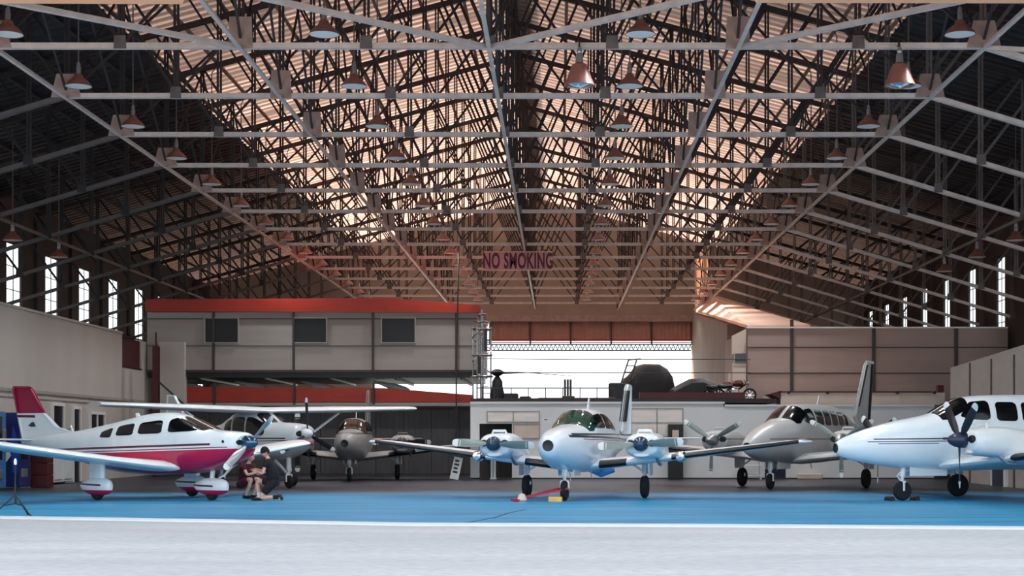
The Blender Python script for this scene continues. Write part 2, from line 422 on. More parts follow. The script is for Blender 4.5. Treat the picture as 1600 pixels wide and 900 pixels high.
# ---------------------------------------------------------------- left: raised office block over grey doors
YO = 66.0
ob = thing('office_block', 'raised grey panelled office block with three dark square windows and orange fascia', 'building', (-10, YO, 4))
def opart(b, name, m, label=None, parent=None):
    b.M = Matrix.Translation((10, -YO, -4)); 
    b.v = [tuple(b.M @ Vector(v)) for v in b.v]; b.M = None
    return b.build(name, m, parent or ob, label=label)
xl, xr = -16.95, -3.35
zs = lambda y: EYE + (686 - y) * YO / F
b = MB(); b.box(xl, xr, YO, YO+8, zs(580), zs(488)); wall = opart(b, 'wall', M['greyw'])
b = MB(); b.prism([(xl-.05, zs(487)), (xr+.1, zs(489)), (xr+.1, zs(477)), (-7, zs(466)), (xl-.05, zs(468))], YO-.12, YO+8.1); opart(b, 'fascia', M['orange'], 'orange red fascia band')
b = MB(); b.box(xl, xr, YO-.06, YO, zs(499), zs(497.5)); b.box(xl, xr, YO-.06, YO, zs(582), zs(578)); b.box(xl, xr, YO-.02, YO, zs(541), zs(540))
opart(b, 'horizontal_rail', M['joint'], 'thin dark rails across the face')
for px in (334, 459, 583, 713):
    b = MB(); x = (px - 872) * YO / F; b.box(x-.045, x+.045, YO-.09, YO, zs(580), zs(487)); opart(b, 'panel_post', M['joint'])
for px0, px1 in ((321, 372), (459.5, 510), (597, 648)):
    x0, x1 = (px0-872)*YO/F, (px1-872)*YO/F
    b = MB(); b.box(x0, x1, YO-.03, YO+.02, zs(535), zs(497.5)); w = opart(b, 'window', M['black'])
    b = MB()
    for a in ((x0-.05,x0,zs(536.5),zs(496.5)),(x1,x1+.05,zs(536.5),zs(496.5)),(x0,x1,zs(536.5),zs(535)),(x0,x1,zs(497.5),zs(496.5))): b.box(a[0],a[1],YO-.08,YO,a[2],a[3])
    opart(b, 'window_frame', M['greyw'], parent=w)
b = MB(); b.box(xl, xr, YO+.1, YO+8, zs(590), zs(580)); 
for i in range(5): x = xl + 2.1 + i*2.7; b.box(x, x+.10, YO+.05, YO+8, zs(593), zs(590))
opart(b, 'floor_slab', M['black'])
# orange walkway parapet below
wk = thing('walkway_parapet', 'long orange parapet beam with a pale lower edge under the office block', 'parapet', (-9, YO+.2, 3))
def wpart(b, name, m, **k):
    b.v = [(v[0]+9, v[1]-YO-.2, v[2]-3) for v in b.v]; return b.build(name, m, wk, **k)
b = MB(); b.prism([(-15.4, zs(628)), (-3.5, zs(628)), (-3.5, zs(617)), (-7.2, zs(606)), (-15.4, zs(604))], YO+.2, YO+.45); wpart(b, 'orange_panel', M['orange'])
b = MB(); b.box(-15.4, -3.5, YO+.12, YO+.5, zs(634), zs(629)); wpart(b, 'bottom_edge', M['greyw'], label='pale lower edge')
for px in (334, 459, 583):
    b = MB(); x = (px-872)*YO/F; b.box(x-.05, x+.05, YO+.1, YO+.2, zs(632), zs(598)); wpart(b, 'post', M['joint'])
# pale column panel left of it, steel post and brace
b = MB(); b.box(-16.4, -15.35, YO-.3, YO+.2, 2.4, zs(535)); tag(b.build('wall_cabinet_panel', M['cream']), 'pale boxed panel left of the orange parapet', 'panel')
b = MB(); b.box(-15.95, -15.72, 62.9, 62.93, 0, 5.15); b.box(-15.95, -15.72, 63.15, 63.18, 0, 5.15); b.box(-15.845, -15.825, 62.93, 63.15, 0, 5.15); b.box(-15.86, -15.82, 62.95, 63.1, 5.15, 5.7)
cp = tag(b.build('steel_column', M['redtrim']), 'dark brown steel column standing in front of the pale panel', 'column')
b = MB(); b.bar((-15.72, 63.0, 3.75), (-14.6, 63.0, 2.75), .07); b.build('brace', M['joint'], cp)
# grey sliding doors on the ground
b = MB(); b.box(xl, -3.3, YO+1.0, YO+1.2, 0, 2.85)
gd = struct(b.build('wall_back_lower', M['doorgrey']))
xg = -16.9
i = 0
while xg < -3.6:
    b = MB(); b.box(xg+.02, xg+1.14, YO+.93, YO+1.0, .05, 2.72)
    for q in range(4): b.box(xg+.12+q*.26, xg+.2+q*.26, YO+.90, YO+.93, .08, 2.7)
    struct(b.build('door_%d' % (10 + i), M['doorgrey'])); xg += 1.16; i += 1
b = MB(); b.box(xl, -3.3, YO+.8, YO+.95, 2.72, 2.85); b.box(xl, -3.3, YO+.86, YO+.9, 0, .06)
struct(b.build('trim_11', M['joint'], label='dark door track above the grey sliding doors'))
# light stored airframes on the walkway behind the parapet (pale glints in the gap)
for i, (px, l) in enumerate(((298, 'pale fuselage part stored in the gap at the far left of the parapet'), (397, 'pale streamlined airframe stored above the orange parapet, left of the middle'),
                  (500, 'pale streamlined airframe stored above the middle of the orange parapet'), (613, 'pale streamlined airframe stored above the right part of the orange parapet'))):
    b = MB(); c = at(px, 605, 68.5)
    b.tube([c+Vector((-.8,0,.25)), c+Vector((-.4,0,.14)), c+Vector((.1,0,.0)), c+Vector((.55,0,-.1)), c+Vector((.75,0,-.12))], [.03,.09,.17,.13,.04], 10)
    o = tag(b.build('stored_airframe', M['wpaint'], smooth=True), l, 'airframe')
    b = MB(); b.box(c.x-.1, c.x+.25, c.y-.15, c.y+.15, 3.1, c.z-.1); b.build('stand', M['joint'], o)
b = MB(); b.box(-16.9, -3.4, 66.9, 74.5, 2.9, 3.1); struct(b.build('walkway_floor', M['doorgrey']))

# ---------------------------------------------------------------- centre: white ground floor with deck
YW = 60.0
zw = lambda y: EYE + (686 - y) * YW / F
xw = lambda px: (px - 872) * YW / F
b = MB()
b.box(xw(735), xw(1130), YW, YW+.25, zw(662), 2.82)            # band over the openings
b.box(xw(735), xw(749), YW, YW+.25, 0, zw(700)-.0)
b.box(xw(800), xw(1040), YW, YW+.25, 0, zw(662)); b.box(xw(1067), xw(1195), YW, YW+.25, 0, zw(662)); b.box(xw(1040), xw(1067), YW, YW+.25, 0, zw(690))
b.box(xw(1130), 14.1, YW, YW+.25, zw(662), 2.72); b.box(xw(1228), 14.1, YW, YW+.25, 0, zw(662)); b.box(xw(1195), xw(1228), YW, YW+.25, zw(715), zw(662))
wc = struct(b.build('wall_centre', M['white']))
b = MB(); b.box(xw(735), xw(749), YW+.0, YW+.2, zw(700), zw(662)); wc2 = b.build('post', M['white'], wc)
b = MB(); b.box(xw(735), xw(1132), YW-.08, YW+.1, 2.82, 2.9); b.box(xw(1132), 14.1, YW-.08, YW+.1, 2.72, 2.79); struct(b.build('trim_12', M['white'], label='white coping along the top of the central wall'))
b = MB(); b.box(xw(735), 14.1, YW-.03, YW, 0, .05); struct(b.build('baseboard_centre', M['joint']))
b = MB(); b.box(-3.3, 8.2, YW+.05, DB, 2.86, 3.02); b.box(7.9, 14.1, YW+.25, 65.9, 2.6, 2.78); struct(b.build('deck_floor', M['dsteel']))
b = MB(); b.box(xw(745), xw(805), YW+2.5, YW+2.6, 0, 2.8); struct(b.build('wall_recess', M['joint']))
def win(n, px0, px1, y0, y1, cols, rows, mt, label):
    x0, x1, z0, z1 = xw(px0), xw(px1), zw(y1), zw(y0)
    b = MB(); b.box(x0, x1, YW-.02, YW-.003, z0, z1); o = struct(b.build('window_%d' % n, M[mt], label=label))
    b = MB(); t = .035
    b.box(x0-t, x0, YW-.05, YW, z0-t, z1+t); b.box(x1, x1+t, YW-.05, YW, z0-t, z1+t); b.box(x0, x1, YW-.05, YW, z1, z1+t); b.box(x0, x1, YW-.05, YW, z0-t, z0)
    for i in range(1, cols): x = x0+(x1-x0)*i/cols; b.box(x-.02, x+.02, YW-.045, YW-.02, z0, z1)
    for i in range(1, rows): z = z0+(z1-z0)*i/rows; b.box(x0, x1, YW-.045, YW-.02, z-.02, z+.02)
    b.build('window_frame', M['greyw'], o)
M['curtain_refl'] = mat('curtain_refl_glass', (244,226,216), .2, 0, .2, 1.6, (.5,1,3), coat=.5, c2=(214,208,200))  # pale mottle: curtains in one window, painted reflections in the other
win(50, 762, 842, 643.5, 658.5, 2, 1, 'curtain_refl', 'wide two-pane window with painted pale reflections, left of the central wall')
win(51, 803, 842, 663, 684, 1, 1, 'cyl', 'square cream blind window below the wide window')
win(52, 987, 1066, 639, 682, 2, 2, 'curtain_refl', 'four-pane window with pale curtains, right of the central wall')
b = MB(); b.bbox(xw(1043), xw(1066), YW-.5, YW-.06, 0, zw(663), .02)
o = tag(b.build('storage_cabinet', M['black']), 'dark storage cabinet in front of the four-pane window', 'cabinet')
b = MB(); b.box(xw(1049), xw(1059), YW-.52, YW-.5, zw(683), zw(672)); b.build('notice', M['cyl'], o, label='pale paper notice')
b = MB(); b.box(xw(1195)+.02, xw(1228)-.02, YW+.02, YW+.1, 0, zw(715)); o = struct(b.build('door_4', M['navy'], label='dark blue door in the central wall'))
b = MB(); b.lathe([(0,-.02),(.03,-.02),(.03,.05),(0,.05)], (xw(1224), YW, .5), 'Y', 8); b.build('door_handle', M['chrome'], o)
# shelf trolley in front of the wall
b = MB(); x0, x1 = xw(1150), xw(1184); y0, y1 = YW-1.2, YW-.7
for z in (.12, .5, .9): b.bbox(x0, x1, y0, y1, z, z+.04, .008)
for x in (x0+.03, x1-.03):
    for y in (y0+.03, y1-.03): b.bar((x, y, 0), (x, y, .94), .04)
tag(b.build('shelf_trolley', M['wpaint']), 'low white shelf trolley against the central wall under the silver twin', 'trolley')
# low concrete block under it
b = MB(); b.bbox(xw(1245), xw(1283), YW-.35, YW-.05, 0, .22, .03); tag(b.build('step_block', M['cyl']), 'low cream step block at the foot of the central wall', 'step')
# leaning white board
b = MB(); b.M = Matrix.Translation((at(709,750,59).x, 59.0, 0)) @ Matrix.Rotation(R(12), 4, 'Y') @ Matrix.Rotation(R(-8), 4, 'X'); b.box(-.16, .16, -.02, .02, 0.02, .85); b.box(-.12, .12, -.03, -.02, .08, .14)
o = tag(b.build('notice_board', M['wpaint']), 'narrow white board leaning by the grey sliding doors', 'board')
b = MB(); b.M = Matrix.Translation((at(709,750,59).x, 59.0, 0)) @ Matrix.Rotation(R(12), 4, 'Y') @ Matrix.Rotation(R(-8), 4, 'X')
for q in range(4): b.box(-.1, .08-.03*(q%2), -.026, -.019, .25+q*.14, .33+q*.14)
b.build('marking', M['joint'], o)
# pink-white cloth strip by the recess
b = MB(); b.box(xw(767), xw(770), YW-.15, YW-.1, .05, .95); b.box(xw(771), xw(775), YW-.12, YW-.07, .05, .95); b.box(xw(767), xw(775), YW-.16, YW-.06, .95, .98); b.box(xw(766), xw(776), YW-.2, YW-.02, 0, .05)
tag(b.build('folding_sign', M['wpaint']), 'thin white folded stand beside the dark recess', 'stand')

# railing on the deck edge
rl = thing('deck_railing', 'low dark railing along the edge of the central deck', 'railing', (xw(745), YW+.15, 2.9))
x0, x1 = xw(745), xw(960); L = x1 - x0
b = MB(); b.bar((0,0,.52), (L,0,.52), .04); b.build('top_rail', M['joint'], rl)
b = MB(); b.bar((0,0,.12), (L,0,.12), .03); b.build('bottom_rail', M['joint'], rl)
n = 8
for i in range(n+1):
    b = MB(); b.bar((L*i/n,0,0), (L*i/n,0,.54), .035); b.build('post', M['joint'], rl)
b = MB(); b.box(xw(1000), 7.05, YW+.3, YW+.6, 3.02, 3.26); tag(b.build('deck_kerb_beam', M['redtrim']), 'dark crimson beam lying along the right part of the deck edge', 'beam')
# net wires and poles over the deck
for i, (y, l) in enumerate(((560.5, 'upper thin dark cable across the rear opening'), (581.5, 'lower thin dark cable across the rear opening'))):
    b = MB(); b.tube([at(748, y, 66.1), at(900, y+1.2, 66.1), at(1172, y+.8, 66.15)], .018, 6); tag(b.build('cable', M['joint']), l, 'cable')
# chrome spiral stair / scaffold tower at the end of the office block
st = thing('stair_tower', 'bright metal spiral stair tower at the right end of the office block', 'staircase', (at(753,0,64.5).x, 64.5, 3.02))
b = MB(); b.tube([(0,0,0), (0,0,3.7)], .08, 10); b.build('centre_pole', M['chrome'], st)
for k in range(6):
    a = k*math.pi/3; b = MB(); b.tube([(.36*math.cos(a), .36*math.sin(a), 0 if k in (0,3,4) else .9), (.36*math.cos(a), .36*math.sin(a), 3.0)], .03, 8); b.build('post', M['chrome'], st)
for k in range(11):
    a = k*R(34); z = .3 + k*.28
    b = MB(); b.prism([(0,-.03),(.34*math.cos(a),.34*math.sin(a)),(.34*math.cos(a+.6),.34*math.sin(a+.6))], z, z+.035, 'Z'); b.build('tread', M['alu'], st)
for z, rr in ((1.0,.42),(1.85,.40),(2.9,.40),(3.2,.30),(3.5,.18)):
    b = MB(); b.tube([(rr*math.cos(R(t)), rr*math.sin(R(t)), z) for t in range(0, 361, 20)], .035, 8, False); b.build('ring', M['chrome'], st)
b = MB(); b.tube([(.38*math.cos(R(t)), .38*math.sin(R(t)), 1.1 + t/360*.95) for t in range(0, 700, 20)], .025, 6); b.build('handrail', M['chrome'], st)
for s_ in (-1, 1): b = MB(); b.box(.12*s_-.08+.06, .12*s_+.1, -.39, -.36, 2.0 if s_ > 0 else 1.1, 2.9 if s_ > 0 else 1.8); b.build('guard_panel', M['black'], st)
# small things on the deck
b = MB(); c = at(777, 0, 63); b.lathe([(.0,0),(.28,0),(.3,.2),(.22,.5),(.2,.75),(.08,.95),(.2,1.02),(.32,1.1),(.12,1.22),(0,1.24)], (c.x, 63, 3.02), 'Z', 14)
b.tube([(c.x+.2, 63, 4.1), (c.x+1.2, 63, 4.12), (c.x+2.9, 63, 3.98)], [.05,.02,.012], 6)
tag(b.build('covered_windsock_stand', M['tarp'], smooth=True), 'dark wrapped stand with a long thin arm at the left end of the deck', 'stand')
b = MB(); c = at(798, 0, 63); b.bbox(c.x-.3, c.x+.3, 62.8, 63.2, 3.02, 3.3, .04); b.bbox(c.x+.35, c.x+.8, 62.8, 63.2, 3.02, 3.18, .04); tag(b.build('tool_box', M['black']), 'small black box beside the wrapped stand on the deck', 'box')
b = MB(); c = at(888, 0, 63)
for dx in (-.13, -.02, .09): b.bbox(c.x+dx-.045, c.x+dx+.045, 62.95, 63.1, 3.2, 3.85, .015)
b.bbox(c.x-.25, c.x+.25, 62.85, 63.2, 3.02, 3.2, .03)
tag(b.build('battery_rack', M['joint']), 'upright dark rack standing behind the deck railing', 'rack')
b = MB(); c = at(860, 0, 63.4); b.bbox(c.x-.5, c.x+2.6, 63.3, 63.9, 3.02, 3.14, .03); tag(b.build('flat_pallet', M['redtrim']), 'low dark pallet lying along the deck behind the railing', 'pallet')
b = MB(); x = at(713, 0, 65.5).x; b.tube([(x, 65.5, 0), (x, 65.5, 3.9), (x+.1, 65.5, 9.4)], .03, 8); tag(b.build('drop_cable', M['joint']), 'thin dark vertical cable at the right end of the office block', 'cable')
# big tarpaulin covered barrel
def dome(cx, cy, z0, prof, dep, name, label, m, cat):   # prof: (x, z) outline; closed rounded cover
    b = MB(); rows = []
    for t, k in ((-1,.0),(-.97,.55),(-.85,.84),(-.6,.96),(0,1),(.6,.96),(.85,.84),(.97,.55),(1,.0)):
        rows.append([(cx + x*(.82+.18*k), cy + t*dep, z0 + z*(.55+.45*k) if k > 0 else z0 + z*.5) for x, z in prof])
    b.loft(rows, True); return tag(b.build(name, M[m], smooth=True), label, cat)
c = at(1012, 0, 74)
prof = [(-1.25,0),(-1.3,.6),(-1.22,1.15),(-.85,1.5),(-.6,1.85),(-.2,1.95),(.5,1.93),(.85,1.72),(1.1,1.35),(1.2,.9),(1.15,0)]
dome(c.x, 74, 3.02, prof, 1.4, 'covered_engine', 'big round load under a black tarpaulin on the deck', 'tarp', 'cover')
c = at(1087, 0, 69.5)
prof = [(-1.15,0),(-1.12,.62),(-.75,.85),(-.3,1.08),(.25,1.1),(.65,.9),(1.05,.66),(1.15,0)]
dome(c.x, 69.5, 3.02, prof, 1.6, 'covered_car', 'car-shaped load under a dark cover right of the black tarpaulin', 'tarp', 'cover')
ld = thing('deck_ladder', 'open steel ladder frame leaning on the left of the black tarpaulin', 'ladder', (at(960,0,69).x, 69, 3.02))
for x in (0, .35): b = MB(); b.bar((x,0,0), (x+.62,.2,1.9), .05); b.build('ladder_rail', M['joint'], ld)
for k in range(6): b = MB(); t_ = .12+k*.15; b.bar((.62*t_,.2*t_,1.9*t_), (.35+.62*t_,.2*t_,1.9*t_), .04); b.build('rung', M['joint'], ld)
b = MB(); b.bar((.62,.2,1.9), (1.15,.2,1.95), .05); b.build('hook_bar', M['joint'], ld)
b = MB(); c = at(964, 0, 67); b.bbox(c.x-.35, c.x+.35, 66.7, 67.3, 3.02, 3.85, .05); tag(b.build('storage_crate', M['black']), 'black crate beside the ladder on the deck', 'crate')
# motorcycle
def motorcycle(px, y, sc, label, fl=1):
    t = thing('motorcycle', label, 'motorcycle', (at(px,0,y).x, y, 3.02))
    for x, n_ in ((-.62,'rear'),(.66,'front')):
        b = MB(); b.tube([(x+.25*math.cos(R(a)), 0, .27+.25*math.sin(R(a))) for a in range(0,361,30)], .045, 6, False); w = b.build('wheel', M['rubber'], t)
        b = MB(); b.lathe([(0,-.05),(.06,-.05),(.06,.05),(0,.05)], (x,0,.27), 'Y', 10)
        for a in range(0,360,45): b.bar((x,0,.27),(x+.23*math.cos(R(a)),0,.27+.23*math.sin(R(a))),.015)
        b.build('rim', M['chrome'], w)
    b = MB(); b.tube([(-.62,0,.27),(-.1,0,.35),(.2,0,.5),(.5,0,.72)], .04, 6); b.tube([(-.1,0,.35),(-.3,0,.62),(.3,0,.7)], .035, 6); b.build('frame', M['black'], t)
    b = MB(); b.tube([(.66,.0,.27),(.48,0,.8)], .04, 6); b.build('fork', M['chrome'], t)
    b = MB(); b.tube([(.42,-.32,.86),(.46,-.1,.82),(.46,.1,.82),(.42,.32,.86)], .025, 6); b.build('handlebar', M['chrome'], t)
    b = MB(); b.tube([(-.05,0,.7),(.1,0,.74),(.3,0,.74),(.4,0,.7)], [.05,.13,.14,.06], 8); b.build('fuel_tank', M['redtrim'], t, True)
    b = MB(); b.tube([(-.65,0,.66),(-.4,0,.62),(-.05,0,.66)], [.06,.1,.08], 8); b.build('seat', M['black'], t, True)
    b = MB(); b.tube([(-.8,.15,.3),(-.2,.15,.25),(.15,.1,.3)], [.06,.05,.04], 8); b.bbox(-.12,.22,-.12,.12,.28,.55,.04); b.build('engine', M['alu'], t)
    b = MB(); b.lathe([(0,0),(.09,.02),(.1,.06),(0,.1)], (.55,0,.72), 'X', 10); b.build('headlight', M['chrome'], t)
    return t
motorcycle(1128, 66.8, 1, 'left motorcycle with chrome handlebar parked on the deck')
motorcycle(1146, 65.2, 1, 'right motorcycle parked on the deck next to the bright doorway')

for i in range(6):
    b = MB(); x = -4.2 + i*2.49; b.box(x-.05, x+.05, DB-.32, DB-.2, 7.3, 8.74); struct(b.build('shutter_post', M['joint']))
# ---------------------------------------------------------------- right: beige panelled building behind
YR = 66.2; zr = lambda y: EYE + (686 - y) * YR / F; xr_ = lambda px: (px - 872) * YR / F
b = MB(); b.box(7.85, 18.6, YR, YR+9, 0, zr(513)); br = struct(b.build('wall_right_block', M['beigew']))
for px in (1237, 1365, 1494): b = MB(); x = xr_(px); b.box(x-.07, x+.07, YR-.06, YR, 2.8, zr(513)+(.35 if px == 1237 else 0)); b.build('panel_post', M['joint'], br)
for y in (543, 583.5): b = MB(); b.box(7.85, 18.6, YR-.03, YR, zr(y)-.02, zr(y)+.03); b.build('panel_rail', M['joint'], br)
b = MB(); b.box(7.8, 18.6, YR-.08, YR+.1, zr(513), zr(513)+.06); b.build('top_edge', M['white'], br, label='pale top edge')
b = MB(); b.box(7.9, 7.96, YR-.02, YR-.0, 3, 5); 
# raised white strip with a small roof edge on the lower block
b = MB(); b.box(xw(1222), 14.6, YW+.4, YW+5.8, 2.79, zw(613)); o = struct(b.build('wall_right_upper', M['cyl']))
b = MB(); b.box(xw(1222)-.1, 14.1, YW+.3, YW+.45, zw(613), zw(613)+.05)
b.prism([(xw(1205), zw(615)), (xw(1222), zw(610)), (xw(1222), zw(622)), (xw(1218), zw(622))], YW+.3, YW+2); b.build('roof_edge', M['redtrim'], o)
for px in (1234,1295,1405,1463): b = MB(); b.lathe([(0,-.08),(.06,-.08),(.06,.05),(0,.05)], (xw(px), YW+.3, zw(613)), 'Y', 8); b.build('bolt', M['black'], o)
b = MB(); b.bbox(14.1*.0+xw(1470), xw(1482)-.05, YW+.5, YW+.8, zw(613)-.0, zw(601), .02); tag(b.build('speaker_box', M['redtrim']), 'small dark brown box on top of the right wall', 'box')
# bright doorway return between deck and beige block, partition and sloping sheet roof behind
b = MB()
b.box(7.2, 7.3, YR+.6, YR+1.6, 3.02, zr(580)); 
b.prism([(xr_(1145), zr(524)), (xr_(1167), zr(513)), (xr_(1167), zr(551)), (xr_(1145), zr(553))], YR+.3, YR+.5)
b.box(xr_(1146), xr_(1167), YR+.3, YR+.5, 3.02, zr(566))
struct(b.build('wall_annex_return', M['cyl']))
b = MB(); b.box(xr_(1149), xr_(1167), YR+.25, YR+.3, zr(566), zr(552)); struct(b.build('window_60', M['dglass'], label='small dark window in the bright return wall'))
b = MB(); b.prism([(78,3.02),(DB,3.02),(DB,9.3),(78,7.1)], 8.25, 8.6, 'X'); struct(b.build('wall_annex', M['gable']))
b = MB()
A = [at(1084, 486, 96), at(1108, 465, 97), at(1266, 512, 67), at(1168, 513, 67)]
b.add([*A, *[a + Vector((0,0,.12)) for a in A]], [(0,1,2,3),(7,6,5,4),(0,4,5,1),(1,5,6,2),(2,6,7,3),(3,7,4,0)])
struct(b.build('annex_roof', M['lean']))
b = MB(); b.bar((A[0]+A[1])/2 - Vector((0,0,.05)), (A[2]+A[3])/2 - Vector((0,0,.05)), .1); struct(b.build('annex_rafter', M['gusset']))
b = MB()
b.box(8.46, 9.29, 98.9, 98.94, 8.85, 13.18)
struct(b.build('window_61', M['lean'], label='tall bright translucent strip in the rear gable'))

# ---------------------------------------------------------------- roof trusses
def bot(x): x = abs(x); return 9.5 if x <= 10.05 else 9.5 - .3 * (x - 10.05)
def top(x): return RID - SLP * abs(x) - .28
nodes = [-20.05,-17.5,-15,-12.5,-10.05,-7.5,-5.05,-2.5,0,2.5,5.05,7.5,10.05,12.5,15,17.5,20.05]
ORD = ['first','second','third','fourth','fifth','sixth','seventh','eighth','ninth','tenth','eleventh','twelfth','thirteenth','fourteenth','fifteenth','sixteenth']
def make_truss():
    t = thing('roof_truss', '', 'roof truss', (XC, 0, 0), 0, 'steel roof trusses spanning the hangar')
    b = MB()
    for x0, x1 in ((-20.05,-10.05),(-10.05,10.05),(10.05,20.05)):
        b.box(0,0,0,0,0,0) if False else None
        for s_ in (-1, 1): b.bar((x0, s_*.05, bot(x0)), (x1, s_*.05, bot(x1)), .06, .11)
    b.m = [1 if i < 12 else 0 for i in range(len(b.m))]  # left outer chord takes the shade-painted colour
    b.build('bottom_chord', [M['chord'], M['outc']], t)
    b = MB()
    for x0, x1 in ((-20.05,0),(0,20.05)):
        for s_ in (-1, 1): b.bar((x0, s_*.05, top(x0)), (x1, s_*.05, top(x1)), .06, .15)
    b.build('top_chord', M['dsteel'], t)
    for i, x in enumerate(nodes):
        out = abs(x) > 10
        b = MB(); 
        for s_ in (-1, 1): b.bar((x + s_*.04, 0, bot(x)), (x + s_*.04, 0, top(x)), .05, .07)
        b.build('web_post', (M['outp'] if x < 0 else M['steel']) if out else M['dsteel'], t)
        if i < len(nodes)-1:
            x1 = nodes[i+1]; out = abs(x+x1) > 20
            b = MB()
            if (x + x1) < 0: b.angle((x, .02, top(x)), (x1, .02, bot(x1)), .07) if abs(x+x1) < 19 else b.angle((x, .02, top(x)), (x1, .02, bot(x1)), .07)
            else: b.angle((x, .02, bot(x)), (x1, .02, top(x1)), .07)
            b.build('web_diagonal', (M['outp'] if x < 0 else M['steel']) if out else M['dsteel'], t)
            if not out:      # secondary bracing
                zm = (bot(x)+top(x))/2; zm1 = (bot(x1)+top(x1))/2; b = MB()
                if (x + x1) < 0: b.angle((x, -.02, bot(x)), (x1, -.02, zm1), .055); b.angle((x1, -.02, zm1), ((x+x1)/2, -.02, top((x+x1)/2)), .055)
                else: b.angle((x1, -.02, bot(x1)), (x, -.02, zm), .055); b.angle((x, -.02, zm), ((x+x1)/2, -.02, top((x+x1)/2)), .055)
                b.build('web_strut', M['dsteel'], t)
        big = abs(abs(x)-5.05) < .1
        b = MB(); w = .25 if big else .13; h = .58 if big else .2
        if abs(abs(x)-10.05) < .1: b.prism([(x-.35, bot(x)-.05),(x+.35, bot(x)-.05),(x+.22, bot(x)+.5),(x-.22, bot(x)+.5)], -.09, -.075)
        else: b.prism([(x-w, bot(x)-.07),(x+w, bot(x)-.07),(x+w*.9, bot(x)+h),(x-w*.9, bot(x)+h)], -.09, -.075)
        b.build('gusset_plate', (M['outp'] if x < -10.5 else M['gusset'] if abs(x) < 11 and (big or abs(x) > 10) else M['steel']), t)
    return t
proto = make_truss()
TR = [32.58 + BAY * k for k in range(-1, 14)]
for i, y in enumerate(TR):
    o = proto if i == 0 else copy_tree(proto)
    o.location = (XC, y, 0)
    o['label'] = 'grey steel roof truss, %s from the hangar opening' % ORD[i]
# members that run the length of the hangar
for i, x in enumerate((-10.05, -5.05, 0, 5.05, 10.05)):
    b = MB(); b.angle((XC+x, D0, 9.42), (XC+x, DB-.4, 9.42), .09, .02); b.build('longitudinal_strut', M['chord'], ceil)
for x in (-15, 15):
    b = MB(); b.angle((XC+x, D0, bot(x)-.06), (XC+x, DB, bot(x)-.06), .08, .02); b.build('longitudinal_strut', M['steel'], ceil)
for x in (-10.05, -5.05, 0, 5.05, 10.05):     # vertical sway frames between trusses
    for i in range(len(TR)):
        y0 = TR[i]; y1 = TR[i+1] if i+1 < len(TR) else DB
        z0, z1 = bot(x)+.05, top(x)-.1; zm = (z0+z1)/2
        b = MB(); b.angle((XC+x, y0, z0), (XC+x, y1, z1), .06); b.angle((XC+x, y0, z1), (XC+x, y1, z0), .06); b.angle((XC+x, y0, z1-.9), (XC+x, y1, z1-.9), .07)
        if x == 0:
            for q in range(1, 6): yy = y0+(y1-y0)*q/6; b.bar((XC, yy, z1-.9), (XC, yy, z1+.15), .06)
        b.build('sway_brace', M['dsteel'], ceil)
ns = [-20.05, -15, -10.05, -5.05, 0, 5.05, 10.05, 15, 20.05]
for x0, x1 in zip(ns, ns[1:]):                # wind bracing in the first bay
    a, c = (x0, x1) if x0 < 0 else (x1, x0)
    b = MB(); b.bar((XC+a, TR[0], bot(a)-.03), (XC+c, TR[1], bot(c)-.03), .14, .09); b.build('wind_brace', M['chord'], ceil)

# ---------------------------------------------------------------- pendant lamps
def make_lamp():
    t = thing('pendant_lamp', '', 'lamp', (0,0,9.6))
    b = MB(); b.lathe([(.05,.30),(.09,.28),(.12,.20),(.20,.14),(.29,.04),(.31,0),(.30,.0),(.27,.03),(.18,.12),(.1,.18)], n=20)
    b.build('shade', M['lampout'], t, True)
    b = MB(); b.lathe([(.296,.006),(.27,.024),(.18,.108),(.08,.16),(0,.165)], n=20); b.build('reflector', M['lampin'], t, True, 'white inside of the shade')
    b = MB(); b.lathe([(.055,.30),(.06,.44),(.045,.46),(.05,.5),(.03,.56),(0,.57)], n=12); b.build('lamp_holder', M['alu'], t, True)
    return t
fill_spot = bpy.data.lights.new('fill_spot', 'SPOT'); fill_spot.energy = 400; fill_spot.spot_size = R(122); fill_spot.spot_blend = .4; fill_spot.shadow_soft_size = .15; fill_spot.color = (.93, .97, 1)  # added fill light for the interior; the lamps themselves are unlit
def light_up(t):
    o = bpy.data.objects.new('fill_spot', fill_spot); COL.objects.link(o); o.parent = t; o.location = (0, 0, -.02)
lp = make_lamp(); first = True
ROWS = {-11.05: 'leftmost main row', -4.7: 'row left of the ridge', 1.65: 'row right of the ridge', 8.07: 'rightmost main row'}
def rod(t, x, z):
    L = top(x - XC) - z
    b = MB(); b.tube([(0,0,.5), (0,0,L-.35), (0,.43,L-.1)], .018, 6); b.build('rod', M['steel'], t)
for i, y in enumerate(TR[1:]):
    for x, row in ROWS.items():
        t = lp if first else copy_tree(lp); first = False
        t.location = (x, y-.45, 9.62); t['label'] = 'enamel pendant lamp at the %s truss, %s' % (ORD[i+1], row); t['group'] = 'pendant lamps in long rows under the trusses'
        if not any(k.name.startswith('rod') for k in kids(t)): rod(t, x, 9.62)
        light_up(t)
for k, sd in ((5, 1), (6, 1), (7, 1), (5, -1), (6, -1)):
    x = 14.6 if sd > 0 else -17.4
    t = copy_tree(lp); t.location = (x, TR[k]-.45, bot(x-XC)+.12)
    for q in kids(t):
        if q.name.startswith('rod'): KIDS[t.name].remove(q); bpy.data.objects.remove(q)
    rod(t, x, bot(x-XC)+.12)
    t['label'] = 'pendant lamp at the %s truss high over the %s side wall' % (ORD[k], 'right' if sd > 0 else 'left'); t['group'] = 'pendant lamps over the side walls'
